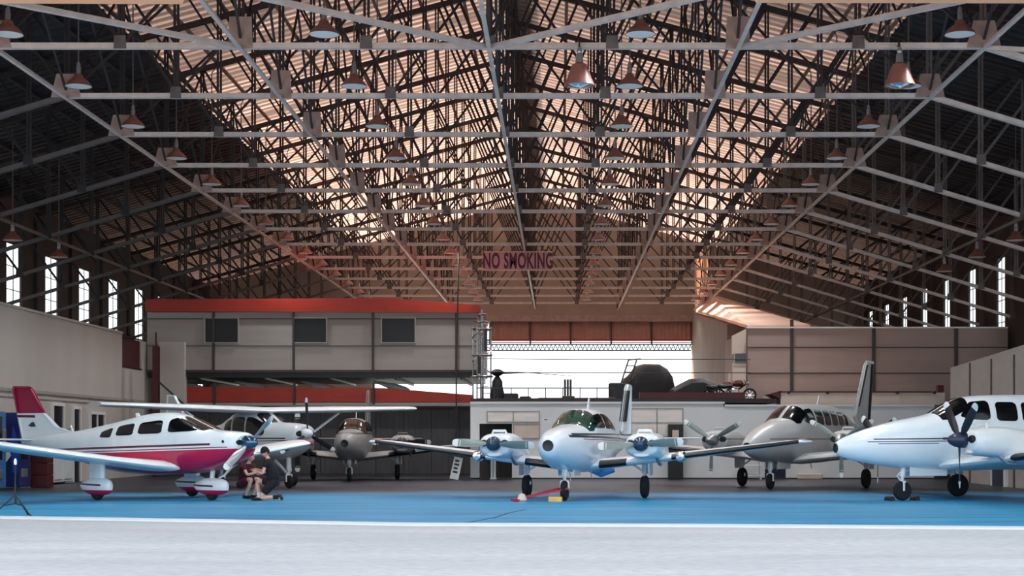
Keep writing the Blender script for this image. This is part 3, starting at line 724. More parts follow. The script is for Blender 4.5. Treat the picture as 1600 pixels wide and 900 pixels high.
for x, l in ((.43, 'large bell lamp hanging low below the second truss, right of the ridge'), (6.9, 'large bell lamp hanging low below the second truss, near the right lamp row')):
    t = thing('bell_lamp', l, 'lamp', (x, TR[1]-.25, 8.64))
    b = MB(); b.lathe([(.07,.46),(.15,.42),(.2,.3),(.25,.14),(.30,.04),(.31,0),(.29,.0),(.23,.14),(.17,.28),(.06,.4)], n=20); b.build('shade', M['lampout'], t, True)
    b = MB(); b.lathe([(0,-.06),(.16,-.04),(.24,.0),(.285,.02),(.2,.1),(0,.12)], n=20); b.build('glass_lens', M['chrome'], t, True, 'shiny glass lens')
    b = MB(); b.lathe([(.08,.46),(.07,.62),(.05,.66),(.06,.7),(.03,.78),(0,.78)], n=12); b.build('lamp_holder', M['alu'], t, True)
    b = MB(); b.tube([(0,0,.76),(0,.02,.85),(0,.1,.9)], .02, 6); b.bar((0,.0,.84),(0,.28,.84),.03); b.build('bracket', M['dsteel'], t)

# ---------------------------------------------------------------- NO SMOKING sign
sy = 70.1; c = at(809.5, 408, sy); wd = 107*sy/F; hg = 30*sy/F
sg = thing('no_smoking_sign', 'pinkish board reading NO SMOKING hung on the ninth truss', 'sign', (c.x, sy, c.z))
b = MB(); b.bbox(-wd/2, wd/2, -.03, .03, -hg/2, hg/2, .01); b.build('board', mat('sign_board', (196,150,152), .6, 0, .05, 2), sg)
b = MB()
for a in ((-wd/2, wd/2, hg/2-.03, hg/2), (-wd/2, wd/2, -hg/2, -hg/2+.03), (-wd/2, -wd/2+.03, -hg/2+.03, hg/2-.03), (wd/2-.03, wd/2, -hg/2+.03, hg/2-.03)): b.box(a[0], a[1], -.045, -.03, a[2], a[3])
b.build('board_edge', M['cyl'], sg, label='pale raised edge')
b = MB()
for s_ in (-1, 1): b.bar((s_*wd*.4, .05, -hg/2), (s_*wd*.4, .05, hg/2+.1), .05, .05)
b.build('hanger', M['dsteel'], sg)
cv = bpy.data.curves.new('lettering', 'FONT'); cv.body = 'NO SMOKING'; cv.align_x = 'CENTER'; cv.align_y = 'CENTER'; cv.size = .93; cv.extrude = .008; cv.offset = .028; cv.space_character = 1.1
to = bpy.data.objects.new('lettering', cv); COL.objects.link(to)
me = bpy.data.meshes.new_from_object(to.evaluated_get(bpy.context.evaluated_depsgraph_get())); bpy.data.objects.remove(to); me.materials.clear(); me.materials.append(mat('sign_lettering', (92,10,52), .5))
to = bpy.data.objects.new('lettering', me); COL.objects.link(to)
to.parent = sg; to.rotation_euler = (R(90), 0, 0); to.location = (0, -.04, -.02); to.scale = (.485, 1.0, 1)
# ================================================================ aircraft
class Body:
    """lofted body along x; stations (x, z top, z bottom, half width, exponent)"""
    def __init__(s, st, yc=0): s.st = sorted(st); s.yc = yc
    def p(s, x):
        st = s.st; x = max(st[0][0], min(st[-1][0], x))
        i = 0
        while i < len(st) - 2 and x > st[i+1][0]: i += 1
        a, b = st[i], st[i+1]; h = b[0] - a[0]; t = (x - a[0]) / h
        pa = st[i-1] if i > 0 else None; pb = st[i+2] if i + 2 < len(st) else None
        out = []
        for k in range(1, 5):
            d = (b[k]-a[k]) / h
            da = (a[k]-pa[k]) / (a[0]-pa[0]) if pa else d; db = (pb[k]-b[k]) / (pb[0]-b[0]) if pb else d
            ma = 0 if da*d <= 0 else 2*da*d/(da+d); mb = 0 if db*d <= 0 else 2*db*d/(db+d)
            if not pa: ma = d
            if not pb: mb = d
            t2, t3 = t*t, t*t*t
            out.append((2*t3-3*t2+1)*a[k] + (t3-2*t2+t)*h*ma + (-2*t3+3*t2)*b[k] + (t3-t2)*h*mb)
        return out
    def pt(s, x, th, off=0):
        zt, zb, w, n = s.p(x); zc, h = (zt+zb)/2, (zt-zb)/2; c, sn = math.cos(th), math.sin(th)
        y = w * math.copysign(abs(c)**(2/n), c); z = h * math.copysign(abs(sn)**(2/n), sn)
        v = Vector((x, s.yc + y, zc + z))
        if off:
            nrm = Vector((0, c*abs(c)**(.2)/max(w,.01), sn*abs(sn)**(.2)/max(h,.01))).normalized(); v += nrm*off
        return v
    def side(s, x, z, sgn, off=0):
        zt, zb, w, n = s.p(x); zc, h = (zt+zb)/2, (zt-zb)/2
        u = max(-.995, min(.995, (z-zc)/h)); y = w*(1-abs(u)**n)**(1/n)
        nrm = Vector((0, (y/w)**(n-1)/w, math.copysign(abs(u)**(n-1), u)/h)).normalized()
        return Vector((x, s.yc + sgn*y, z if abs((z-zc)/h) < .995 else zc+u*h)) + Vector((0, sgn*nrm.y, nrm.z))*off
    def mesh(s, b, nx=44, nt=30, x0=None, x1=None):
        a, c = s.st[0][0], s.st[-1][0]
        xs = sorted(set([a+(c-a)*i/nx for i in range(nx+1)] + [q[0] for q in s.st] + [c-(c-s.st[-2][0])*k for k in (.1,.3,.6)]))
        b.loft([[s.pt(x, 2*math.pi*k/nt) for k in range(nt)] for x in xs], True); return b

def round_poly(poly, r=.22, n=4):
    out = []
    for i, p in enumerate(poly):
        p = Vector(p); a = Vector(poly[i-1]); c = Vector(poly[(i+1) % len(poly)])
        p0 = p + (a-p)*r; p1 = p + (c-p)*r
        for k in range(n+1):
            t = k/n; out.append(p0*(1-t)**2 + p*2*t*(1-t) + p1*t*t)
    fin = []
    for i, p in enumerate(out):
        q = out[(i+1) % len(out)]; m = max(1, int((q-p).length/.12))
        for k in range(m): fin.append(p.lerp(q, k/m))
    return fin
def patch(b, f, poly, off=.012, r=.22, K=5, rim=.02):
    """cover the surface f(u, v, off) inside poly with a slightly raised pane"""
    P = round_poly(poly, r); c = sum(P, Vector((0,0)))/len(P)
    rows = [[f(*p, off-rim) for p in P]] + [[f(*(c + (p-c)*(1-k/K)), off) for p in P] for k in range(K)]
    n = len(P); vs = [v for r_ in rows for v in r_]; vs.append(f(c.x, c.y, off)); fs = []
    for i in range(len(rows)-1):
        for j in range(n): fs.append((i*n+j, i*n+(j+1)%n, (i+1)*n+(j+1)%n, (i+1)*n+j))
    for j in range(n): fs.append(((len(rows)-1)*n+j, (len(rows)-1)*n+(j+1)%n, len(vs)-1))
    return b.add(vs, fs)
def pane(B, poly, sgn, name, m, parent, off=.012, r=.22, label=None):
    b = MB(); patch(b, lambda x, z, o: B.side(x, z, sgn, o), poly, off, r); return b.build(name, m, parent, True, label)
def shield(B, poly, name, m, parent, off=.012, r=.12):      # poly in (x, angle/60deg)
    b = MB(); patch(b, lambda x, a, o: B.pt(x, a*R(60), o), poly, off, r); return b.build(name, m, parent, True)

AF = [(1,0),(.85,.022),(.65,.05),(.45,.072),(.3,.078),(.15,.068),(.06,.046),(.015,.024),(0,0),(.015,-.018),(.06,-.032),(.15,-.042),(.3,-.046),(.5,-.04),(.75,-.022),(1,-.002)]
def wing_rows(st, boot=None):
    """stations (y, x leading edge, chord, z, thickness factor)"""
    rows = []
    for y, xl, c, z, th in st:
        A = AF if not boot else [(u, v) for u, v in AF if u <= boot]
        k = 1 if not boot else 1.0
        rows.append([Vector((xl - u*c + (.012 if boot else 0), y, z + v*c*th*(1.03 if boot else 1) + (0 if not boot else math.copysign(.006, v) if v else 0))) for u, v in A])
    return rows
def make_wing(parent, st, sgn, m, boot=None, name='wing', tipcol=None):
    st = [(sgn*y, a, c, z, t) for y, a, c, z, t in st]
    b = MB(); b.loft(wing_rows(st), True); w = b.build(name, m, parent, True)
    if boot:
        b = MB(); i0, i1 = boot; b.loft(wing_rows(st[i0:i1], .13), False, 0, False)
        b.build('deice_boot', M['black'], w, True, 'black rubber leading edge strip')
    if tipcol:
        y, a, c, z, t = st[-1]; b = MB()
        rows = []
        for k, s_ in ((0,1.03),(.12,1.0),(.22,.8),(.28,.45),(.3,.1)):
            rows.append([Vector((a - c*.5 + (.5-u)*c*s_*(1 if s_ > .9 else .9), y + sgn*k, z + v*c*t*s_*1.05)) for u, v in AF])
        b.loft(rows, True); b.build('wing_tip', tipcol, w, True)
    return w
def fin(parent, poly, m, th=.09, name='tail_fin', y=0, label=None):
    b = MB(); n = len(poly); c = sum((Vector(p) for p in poly), Vector((0,0)))/n
    rows = []
    for yy, k in ((-th/2*.25,1.0),(-th/2,.86),(th/2,.86),(th/2*.25,1.0)): rows.append([(c.x+(p[0]-c.x)*k, y+yy, c.y+(p[1]-c.y)*(k if k == 1 else .93)) for p in poly])
    b.loft(rows, True); return b.build(name, m, parent, False, label)
def tailplane(parent, x, z, half, c0, c1, m, sweep=.25):
    for s_ in (-1, 1):
        b = MB(); b.loft(wing_rows([(0, x, c0, z, .6), (s_*half*.95, x-sweep, c1, z+.02, .6), (s_*half, x-sweep-.12, c1*.6, z+.02, .4)]), True)
        b.build('horizontal_stabilizer', m, parent, True)
def propeller(parent, x, y, z, r, angs, mblade, mspin, spin=(.16,.34), tips=True, w=.13, rings=False):
    b = MB(); sr, slen = spin
    b.lathe([(sr*.95, x-.04),(sr, x),(sr*.96, x+slen*.3),(sr*.8, x+slen*.6),(sr*.5, x+slen*.85),(sr*.2, x+slen*.97),(0.01, x+slen)], (0, y, z), 'X', 22)
    sp = b.build('spinner', mspin, parent, True); xc = x + slen*.25
    for a in angs:
        rot = Matrix.Translation((xc, y, z)) @ Matrix.Rotation(R(a), 4, 'X')     # a = 0: blade straight up; positive turns towards -y
        def ring(h, wd, tw, t):
            c, s_ = math.cos(R(tw)), math.sin(R(tw)); out = []
            for u, v in ((-.5,0),(-.3,.45),(0,.5),(.3,.35),(.5,0),(.3,-.25),(0,-.3),(-.3,-.25)):
                yy, xx = u*wd, v*t; out.append(rot @ Vector((xx*c - yy*s_, yy*c + xx*s_, h)))
            return out
        prof = [(.06,.07,60,.07),(.16,.09,50,.06),(.3,.9*w,38,.045),(.5,w*1.08,28,.03),(.7,w*1.1,22,.024),(.86,w,19,.018)]
        b = MB(); b.loft([ring(h*r, a_, b_, c_) for h, a_, b_, c_ in prof]); bl = b.build('propeller_blade', mblade, sp, True)
        b = MB(); b.loft([ring(h*r, a_, b_, c_) for h, a_, b_, c_ in ((.86,w,19,.018),(.92,w*.96,18,.016),(.97,w*.8,18,.014),(1.0,w*.4,18,.01))]); b.build('blade_tip', M['btip'] if tips else mblade, sp, True)
        if tips and rings:
            b = MB(); b.loft([ring(h*r, w*1.02, 20, .022) for h in (.80,.815)]); b.build('blade_stripe', M['btip'], sp)
    return sp
def wheel(parent, x, y, r=.22, w=.16, hub='wpaint', z=None):
    z = r if z is None else z
    b = MB(); b.lathe([(r*.55,-w/2),(r*.85,-w/2),(r*.97,-w*.3),(r,-w*.1),(r,w*.1),(r*.97,w*.3),(r*.85,w/2),(r*.55,w/2)], (x,y,z), 'Y', 22); t = b.build('wheel', M['rubber'], parent, True)
    b = MB(); b.lathe([(0,-w*.42),(r*.2,-w*.45),(r*.25,-w*.3),(r*.56,-w*.4),(r*.56,w*.4),(r*.25,w*.3),(r*.2,w*.45),(0,w*.42)], (x,y,z), 'Y', 16); b.build('hub', M[hub], t, True)
    return t
def gear(parent, x, y, ztop, r, nose=False, doors=True, side=0, w=.16, door_len=.9):
    b = MB(); b.tube([(x-.05,y,ztop+.15),(x-.02,y,ztop-.1),(x,y,r+.34)], .075, 12); b.tube([(x,y,r+.42),(x,y,r+.1)], .045, 10)
    if nose:
        for s_ in (-1,1): b.tube([(x,y+s_*.02,r+.24),(x,y+s_*(w/2+.03),r+.2),(x,y+s_*(w/2+.03),r)], .026, 8)
        b.bar((x-.02,y-w/2-.03,r+.22),(x-.02,y+w/2+.03,r+.22),.06,.05)
        b.tube([(x+.0,y,r+.5),(x+.14,y,r+.36),(x+.02,y,r+.22)], .022, 6)      # torque link
        b.tube([(x-.02,y,ztop-.15),(x-.55,y,ztop+.1)], .03, 6)
    else:
        q = -side*(w/2+.06)
        b.tube([(x,y,r+.2),(x,y+q*.6,r+.06),(x,y+q*.2,r)], .04, 8)
        b.tube([(x+.02,y,r+.5),(x+.15,y,r+.34),(x+.02,y,r+.18)], .022, 6)
        b.tube([(x,y,ztop-.2),(x,y-side*.45,ztop+.08)], .028, 6)
        b.tube([(x-.03,y+side*.05,ztop-.02),(x-.03,y+side*.07,r+.3)], .02, 6)
    g = b.build('landing_gear', M['wpaint'], parent, True)
    wheel(g, x, y, r, w)
    if doors:
        if nose:
            for s_ in (-1, 1): b = MB(); b.bbox(x-door_len, x-.1, y+s_*.2-.012, y+s_*.2+.012, ztop-.22, ztop+.08, .006); b.build('gear_door', M['wpaint'], g)
        else: b = MB(); b.bbox(x-.24, x+.24, y+side*.16-.012, y+side*.16+.012, r+.28, ztop+.05, .006); b.build('gear_door', M['wpaint'], g)
    return g

# ---------------------------------------------------------------- twin engined low wing aircraft
def twin(t, C):
    P = C['paint']; B = Body(C['st']); b = B.mesh(MB(), 60, 34); b.build('fuselage', P, t, True)
    gl = C.get('glass', M['dglass'])
    for sgn in (-1, 1):
        for poly in C['windows']: pane(B, poly, sgn, 'side_window', M['dglass'] if C.get('sidedark', True) else gl, t)
        shield(B, [(x, a if sgn > 0 else 3-a) for x, a in C['shield']], 'windshield', gl, t)
    # nose opening
    x, r = C['nose_hole']; zt, zb, w, n = B.p(x); zc = (zt+zb)/2
    b = MB(); xf = C['st'][0][0] if C['st'][0][0] > C['st'][-1][0] else C['st'][-1][0]
    b.lathe([(r*.05, xf+.0),(r*.75, xf+.005),(r, xf+.012),(r*1.08, xf-.01),(r*1.0,xf-.08)], (0,0,zc), 'X', 20); nh = b.build('nose_intake', M['black'], t, True)
    for sgn in (-1, 1):
        make_wing(t, C['wing'], sgn, C.get('wpaint', P), C.get('boot'), tipcol=C.get('tip', P))
        # engine nacelle
        yy, x0, zn = sgn*C['eng'][0], C['eng'][1], C['eng'][2]; s = C.get('ns', 1)
        N = Body([(x0-.02,zn+.13*s,zn-.16*s,.17*s,2.2),(x0-.10,zn+.21*s,zn-.27*s,.40*s,2.6),(x0-.3,zn+.26*s,zn-.34*s,.45*s,2.8),(x0-.8,zn+.28*s,zn-.38*s,.46*s,2.9),(x0-1.4,zn+.23*s,zn-.42*s,.42*s,2.6),
                  (x0-2.1,zn+.0*s,zn-.48*s,.32*s,2.3),(x0-3.0,zn-.22,zn-.44,.16,2.1),(x0-3.5,zn-.32,zn-.38,.03,2)], yy)
        b = N.mesh(MB(), 36, 28); nac = b.build('engine_nacelle', C.get('npaint', P), t, True)
        for s_ in (-1, 1):      # cooling intakes either side of the spinner
            b = MB(); cy = yy + s_*.27*s
            rows = []
            for xx, k in ((x0-.2,1),(x0-.02,1.0),(x0+.0,.8)): rows.append([(xx, cy+k*.10*s*math.cos(a), zn+.02+k*.085*s*math.sin(a)) for a in [2*math.pi*i/14 for i in range(14)]])
            b.loft(rows); b.build('air_intake', M['black'], nac, True)
        b = MB(); rows = []
        for xx, k in ((x0-.3,1),(x0-.02,1),(x0,.85)): rows.append([(xx, yy+k*.2*s*math.cos(a), zn-.27*s+k*.05*s*math.sin(a)) for a in [2*math.pi*i/14 for i in range(14)]])
        b.loft(rows); b.build('air_scoop', C.get('npaint', P), nac, True)
        b = MB(); b.tube([(x0-.7,yy+.25*s,zn-.3*s),(x0-.95,yy+.28*s,zn-.5*s),(x0-1.15,yy+.28*s,zn-.52*s)], .045, 10); b.build('exhaust_pipe', M['alu'], nac, True)
        b = MB(); b.tube([(x0-.5,yy-.18,zn+.25*s),(x0-.5,yy-.16,zn+.33*s),(x0-.5,yy+.16,zn+.33*s),(x0-.5,yy+.18,zn+.25*s)], .035, 8); b.build('nacelle_scoop', C.get('npaint', P), nac, True)
        pr = propeller(t, x0, yy, zn, C['prop'], C['angs'][0 if sgn < 0 else 1], C['mblade'], C['mspin'], C.get('spin',(.17,.36)), True, C.get('bw',.14), C.get('rings', False))
        gear(t, 0, sgn*C['track'], .86, C['wr'], False, True, sgn)
    gear(t, C['wb'], 0, C.get('gz', .82), C['nr'], True, True, 0, .13, C.get('doorlen', .8))
    fin(t, C['fin'], C.get('fpaint', P), .12)
    f = C['fin']; 
    tailplane(t, C['tp'][0], C['tp'][1], C['tp'][2], 1.0, .6, P)
    b = MB(); ax, az = C['ant']; b.prism([(ax,az-.02),(ax-.22,az-.02),(ax-.26,az+.3),(ax-.2,az+.3)], -.012, .012); b.build('antenna', M['wpaint'], t)
    b = MB(); b.tube([(C['st'][0][0] - 2.2, 0, C['belly']), (C['st'][0][0]-2.3, 0, C['belly']-.22)], .012, 6); b.tube([(-.6,0,C['belly']+.02),(-.75,.0,C['belly']-.2)], .014, 6); b.build('belly_antenna', M['wpaint'], t)
    return t

def place(t, x, y, fx, fy): t.location = (x, y, 0); t.rotation_euler = (0, 0, math.atan2(fy, fx)); return t

BAR_ST = [(3.92,1.44,1.27,.09,2),(3.88,1.52,1.16,.18,2),(3.72,1.60,1.06,.27,2.1),(3.3,1.70,.93,.39,2.3),(2.8,1.77,.83,.48,2.4),(2.2,1.82,.74,.55,2.5),(1.75,1.87,.70,.58,2.6),(1.35,2.07,.68,.60,2.6),(.95,2.22,.67,.61,2.6),(.5,2.27,.66,.61,2.6),
          (-.3,2.26,.68,.60,2.6),(-1.0,2.16,.74,.56,2.5),(-1.8,1.96,.84,.48,2.4),(-3.0,1.74,1.02,.33,2.2),(-4.4,1.62,1.2,.18,2.1),(-5.7,1.52,1.34,.05,2)]
STP = (58,60,72)
def baron(t, paint_, **kw):
    C = dict(st=BAR_ST, paint=paint_, glass=M['gglass'],
        windows=[[(.98,2.10),(.32,2.15),(.30,1.78),(1.28,1.78),(1.40,1.86)], [(.22,2.15),(-.42,2.12),(-.42,1.76),(.22,1.77)], [(-.52,2.10),(-1.02,2.02),(-1.05,1.76),(-.52,1.75)], [(-1.14,1.98),(-1.55,1.86),(-1.5,1.72),(-1.14,1.73)]],
        shield=[(1.80,1.5),(.92,1.5),(.98,.84),(1.05,.58),(1.45,.42),(1.70,.62)], nose_hole=(3.9,.125),
        wing=[(.4,1.25,2.25,.82,1.05),(1.3,1.15,2.05,.92,1.0),(2.4,.95,1.75,1.04,.95),(4.0,.78,1.4,1.24,.9),(5.5,.62,1.08,1.43,.85)], boot=(2,5),
        eng=(1.85,2.05,1.38), ns=.98, prop=1.05, angs=((88,-92),(-87,93)), mblade=M['blade'], mspin=M['spin'], spin=(.19,.3), bw=.2, rings=True,
        track=1.55, wr=.29, nr=.25, wb=2.25, fin=[(-4.4,1.7),(-5.25,3.0),(-5.4,3.1),(-5.95,3.08),(-5.75,1.45),(-4.9,1.42)], tp=(-4.9,1.5,2.2), ant=(-.2,2.26), belly=.68)
    C.update(kw); return twin(t, C)
wp = (226,233,240)
bp = paint('silver_white_paint', wp, [(STP,1.62,.0,.022,-6,3.0),(STP,1.535,.012,.03,-6,3.2),((150,36,60),1.475,.01,.012,-6,2.4)])
t = thing('twin_engine_aircraft', 'white twin-engine aircraft facing the camera at the centre with green windshield and red tow bar', 'aircraft')
nacp = paint('nacelle_paint', wp, [((196,60,86),1.42,-.0,.028,-3,1.8),(STP,1.37,0,.014,-3,1.4)])
finp = paint('striped_fin_paint', wp, [((40,40,48),1.6,-.0,.5,-99,-98)])
CEN = baron(t, bp, npaint=nacp)
place(t, .70, 41.1, -.24, -.971)
# dark slanted stripes on its fin, blue plug under the belly, inner boots
b = MB(); 
for k in (0, .28): b.prism([(-4.62-k,2.0),(-4.72-k,2.0),(-5.28-k*.8,2.9),(-5.2-k*.8,2.9)], -.075, .075)
b.build('fin_stripe', M['black'], t)
b = MB(); b.tube([(-2.0,.35,.66),(-1.9,.0,.60),(-2.1,-.4,.66)], [.05,.13,.04], 8); b.build('belly_cover', M['blue'], t, True, 'blue cloth cover hanging under the belly')
b = MB(); b.tube([(1.9,-.62,1.98),(1.55,-.62,1.98)], .01, 6); b.lathe([(0,.02),(.03,0),(0,-.02)], (3.4,.2,1.25), 'Y', 8); b.build('pitot_tube', M['chrome'], t)
for s_ in (-1, 1):
    b = MB(); st = [(s_*y, a, c, z, th) for y, a, c, z, th in ((.62,1.23,2.2,.85,1.05),(1.3,1.15,2.05,.92,1.0))]
    b.loft(wing_rows(st, .13), False, 0, False); b.build('deice_boot', M['black'], t, True, 'black rubber leading edge strip')
    b = MB(); c = Vector((.98, s_*2.62, 1.07)); b.lathe([(0,.0),(.1,-.02),(.14,-.1),(.14,-.3),(0,-.32)], (c.x+.03, c.y, c.z), 'X', 14); b.build('landing_light', M['chrome'], t, True)

# grey twin in shadow behind
t = thing('twin_engine_aircraft', 'dull grey twin-engine aircraft in shadow in front of the grey sliding doors', 'aircraft')
gp = paint('dull_grey_paint', (150,148,148), [((70,66,66),1.7,0,.03,-6,3.2)], .4, .1)
baron(t, gp, glass=M['dglass'], mblade=M['bladedk'], mspin=M['black'], boot=(1,5), angs=((0,180),(90,-90)), tip=gp,
      fin=[(-4.1,1.7),(-5.1,3.3),(-5.3,3.5),(-5.75,3.45),(-6.0,1.45),(-4.9,1.42)])
place(t, -7.5, 59.2, .03, -1)

NAV_ST = [(4.42,1.38,1.20,.09,2),(4.38,1.44,1.12,.15,2),(4.1,1.58,1.02,.28,2.1),(3.5,1.78,.90,.43,2.3),(2.9,1.93,.82,.53,2.4),(2.3,2.04,.78,.61,2.5),(1.95,2.12,.76,.64,2.6),(1.5,2.36,.75,.66,2.7),(1.1,2.52,.74,.67,2.7),(.6,2.58,.74,.67,2.7),
          (-.5,2.60,.74,.67,2.7),(-2.0,2.56,.78,.65,2.7),(-2.9,2.38,.88,.57,2.5),(-3.8,2.16,1.04,.44,2.3),(-5.2,1.94,1.28,.24,2.1),(-6.6,1.80,1.5,.06,2)]
def navajo(t, paint_, **kw):
    C = dict(st=NAV_ST, paint=paint_,
        windows=[[(1.12,2.40),(.62,2.44),(.62,1.96),(1.22,1.98),(1.42,2.06)], [(.45,2.40),(-.12,2.40),(-.12,1.93),(.45,1.95)], [(-.25,2.39),(-.75,2.39),(-.75,1.93),(-.25,1.93)], [(-.88,2.38),(-1.38,2.37),(-1.38,1.93),(-.88,1.93)],
                 [(-1.51,2.36),(-2.0,2.34),(-2.0,1.93),(-1.51,1.93)], [(-2.12,2.3),(-2.5,2.24),(-2.45,1.95),(-2.12,1.94)]],
        shield=[(1.94,1.46),(1.12,1.46),(1.16,.84),(1.2,.62),(1.68,.52),(1.86,.68)], nose_hole=(4.4,.11),
        wing=[(.4,1.9,2.9,.86,.95),(1.3,1.5,2.45,.95,.95),(2.6,1.25,2.1,1.06,.95),(4.4,1.0,1.65,1.24,.9),(6.1,.8,1.25,1.4,.85)], boot=(2,5),
        eng=(2.08,2.15,1.48), ns=1.08, prop=1.12, angs=((-62,58,178),(-60,60,180)), mblade=M['blade'], mspin=M['alu'], spin=(.19,.42), bw=.15,
        track=2.05, wr=.3, nr=.24, wb=2.65, fin=[(-4.6,2.25),(-5.8,4.1),(-5.95,4.22),(-6.7,4.2),(-6.2,1.6),(-5.3,1.72)], tp=(-5.6,1.85,2.5), ant=(-1.2,2.6), belly=.78, doorlen=1.1)
    C.update(kw); return twin(t, C)
t = thing('twin_engine_aircraft', 'silver grey twin-engine aircraft with a row of cabin windows and a tall tail fin', 'aircraft')
sp_ = paint('silver_paint', (190,190,190), [((120,118,120),1.5,0,.02,-7,3.6)], .35, .2)
navajo(t, sp_, mblade=M['blade'], rings=True, fpaint=M['wpaint'])
place(t, 7.65, 50.0, -.5, -.866)
b = MB(); b.prism([(-4.95,2.6),(-5.06,2.6),(-5.95,4.05),(-5.85,4.05)], -.075, .075); b.prism([(-5.95,1.75),(-6.06,1.75),(-6.52,4.1),(-6.42,4.1)], -.075, .075); b.build('fin_stripe', M['black'], t)
t = thing('twin_engine_aircraft', 'white twin-engine aircraft with pointed nose and black three-bladed propeller at the right edge', 'aircraft')
hp = paint('bright_white_paint', (232,240,246), [((40,44,66),1.53,-.01,.015,1.2,3.6),((40,44,66),1.47,-.01,.012,1.4,3.75),((40,44,66),1.42,-.01,.01,2.0,3.5),((40,44,66),1.53,-.01,.03,-7,1.9)])
navajo(t, hp, mblade=M['bladedk'], mspin=mat('navy_spinner',(48,56,78),.3,.2), angs=((-62,58,178),(-43,38,180)), bw=.19, wpaint=M['wpaint'], npaint=M['wpaint'])
place(t, 10.95, 39.7, -.966, -.26)

# ---------------------------------------------------------------- crimson and white single
t = thing('single_engine_aircraft', 'white low-wing aircraft with crimson belly and tail at the left front', 'aircraft')
CR = (190,8,72)
ap = paint('white_crimson_paint', (228,236,240), [(CR,1.175,.027,None,-2.2,9),((96,16,48),1.30,.026,.026,-3.6,2.9),((120,20,60),1.215,.027,.012,-3,3.4)])
fp = paint('crimson_tipped_fin_paint', (228,236,240), []); 
tt = NT('fin_paint'); co, s = tt.obj(); f = tt.math('GREATER_THAN', s[2], 2.2); f2 = tt.math('LESS_THAN', tt.math('ABSOLUTE', tt.math('SUBTRACT', s[2], tt.math('ADD', 2.12, tt.math('MULTIPLY', tt.math('ADD', s[0], 5), -.02)))), .035)
f2 = tt.math('MULTIPLY', f2, tt.math('LESS_THAN', s[0], -4.45))
c = tt.mix(f, lin((228,236,240)), lin((150,4,62))); c = tt.mix(f2, c, lin((90,20,50))); tt.L(c, tt.b.inputs['Base Color']); tt.b.inputs['Roughness'].default_value = .3
A = Body([(3.58,1.60,1.16,.30,2.3),(3.5,1.66,1.06,.40,2.4),(3.2,1.69,.92,.49,2.5),(2.8,1.71,.79,.55,2.5),(2.6,1.73,.74,.57,2.5),(2.1,1.89,.68,.59,2.6),(1.5,2.09,.64,.60,2.6),(1.0,2.17,.62,.60,2.6),(.4,2.15,.60,.60,2.6),
          (-.4,2.03,.62,.59,2.5),(-1.3,1.89,.70,.54,2.4),(-2.4,1.74,.90,.42,2.3),(-3.6,1.63,1.15,.26,2.2),(-5.0,1.52,1.36,.05,2)])
A.mesh(MB(), 60, 34).build('fuselage', ap, t, True)
for sgn in (-1, 1):
    for poly in ([(-1.16,1.54),(-1.12,1.68),(-.68,1.79),(-.70,1.54)], [(-.50,1.58),(-.46,1.82),(.18,1.90),(.17,1.60)], [(.36,1.62),(.40,1.90),(1.2,1.97),(1.24,1.64)], [(1.46,1.66),(1.42,1.96),(1.55,2.02),(1.95,1.90),(2.5,1.74),(2.15,1.69)]):
        pane(A, poly, sgn, 'side_window', M['dglass'], t)
    shield(A, [(2.56,1.46) if sgn > 0 else (2.56,1.54), (1.62,1.46 if sgn > 0 else 1.54), (1.66,1.0 if sgn > 0 else 2.0), (2.05,.8 if sgn > 0 else 2.2), (2.48,1.0 if sgn > 0 else 2.0)], 'windshield', M['dglass'], t)
    W_ = [(.42,1.75,2.55,.80,.9),(.9,1.35,2.05,.86,1.0),(1.5,1.05,1.75,.94,1.0),(3.4,.98,1.68,1.17,1.0),(5.0,.92,1.55,1.37,.95)]
    make_wing(t, W_, sgn, M['wpaint'], None, tipcol=mat('crimson_tip', CR, .3) if sgn > 0 else M['wpaint'])
    # fixed gear with fairing
    y = sgn*1.53
    b = MB(); b.loft([[Vector((.25 - u*.55, y, z)) + Vector((0, (v*1.6), 0)) for u, v in AF] for z in (.40,.98)]); g = b.build('landing_gear', M['wpaint'], t, True)
    wf = Body([(.52,.44,.24,.04,2),(.44,.50,.17,.11,2.2),(.2,.55,.12,.17,2.4),(-.1,.55,.12,.17,2.4),(-.45,.47,.19,.11,2.2),(-.62,.41,.30,.03,2)], y)
    wp_ = paint('fairing_paint_%d' % (sgn+1), (230,236,240), [(CR,.25,0,None,-2,9),((40,24,36),.38,-.02,.022,-2,.3)])
    wf.mesh(MB(), 20, 20).build('wheel_fairing', wp_, g, True); wheel(g, .0, y, .21, .15)
wf = Body([(2.95,.44,.24,.04,2),(2.85,.50,.17,.11,2.2),(2.6,.55,.12,.16,2.4),(2.3,.55,.12,.16,2.4),(1.95,.47,.19,.10,2.2),(1.78,.41,.30,.03,2)])
b = MB(); b.tube([(2.45,0,.9),(2.4,0,.48)], .06, 10); b.tube([(2.75,-.1,.55),(2.85,0,.62),(2.75,.1,.55)], .02, 6); g = b.build('landing_gear', M['wpaint'], t, True)
wf.mesh(MB(), 20, 20).build('wheel_fairing', paint('nose_fairing_paint', (230,236,240), [(CR,.25,0,None,-2,9),((40,24,36),.40,-.02,.022,-2,2.6)]), g, True); wheel(g, 2.4, 0, .2, .14)
fin(t, [(-2.8,1.68),(-3.42,1.80),(-4.09,2.25),(-4.60,2.88),(-4.72,2.93),(-5.41,2.95),(-5.45,2.85),(-5.0,1.40),(-4.6,1.40)], tt.mat, .11)
b = MB(); b.lathe([(0,-.075),(.05,-.075),(.05,.075),(0,.075)], (-4.55,0,1.88), 'Y', 10); b.prism([(-4.42,1.84),(-4.68,1.86),(-4.6,1.9),(-4.5,1.96)], -.072, .072); b.build('tail_mark', M['spin'], t)
tailplane(t, -4.4, 1.47, 1.9, .85, .75, M['wpaint'], .05)
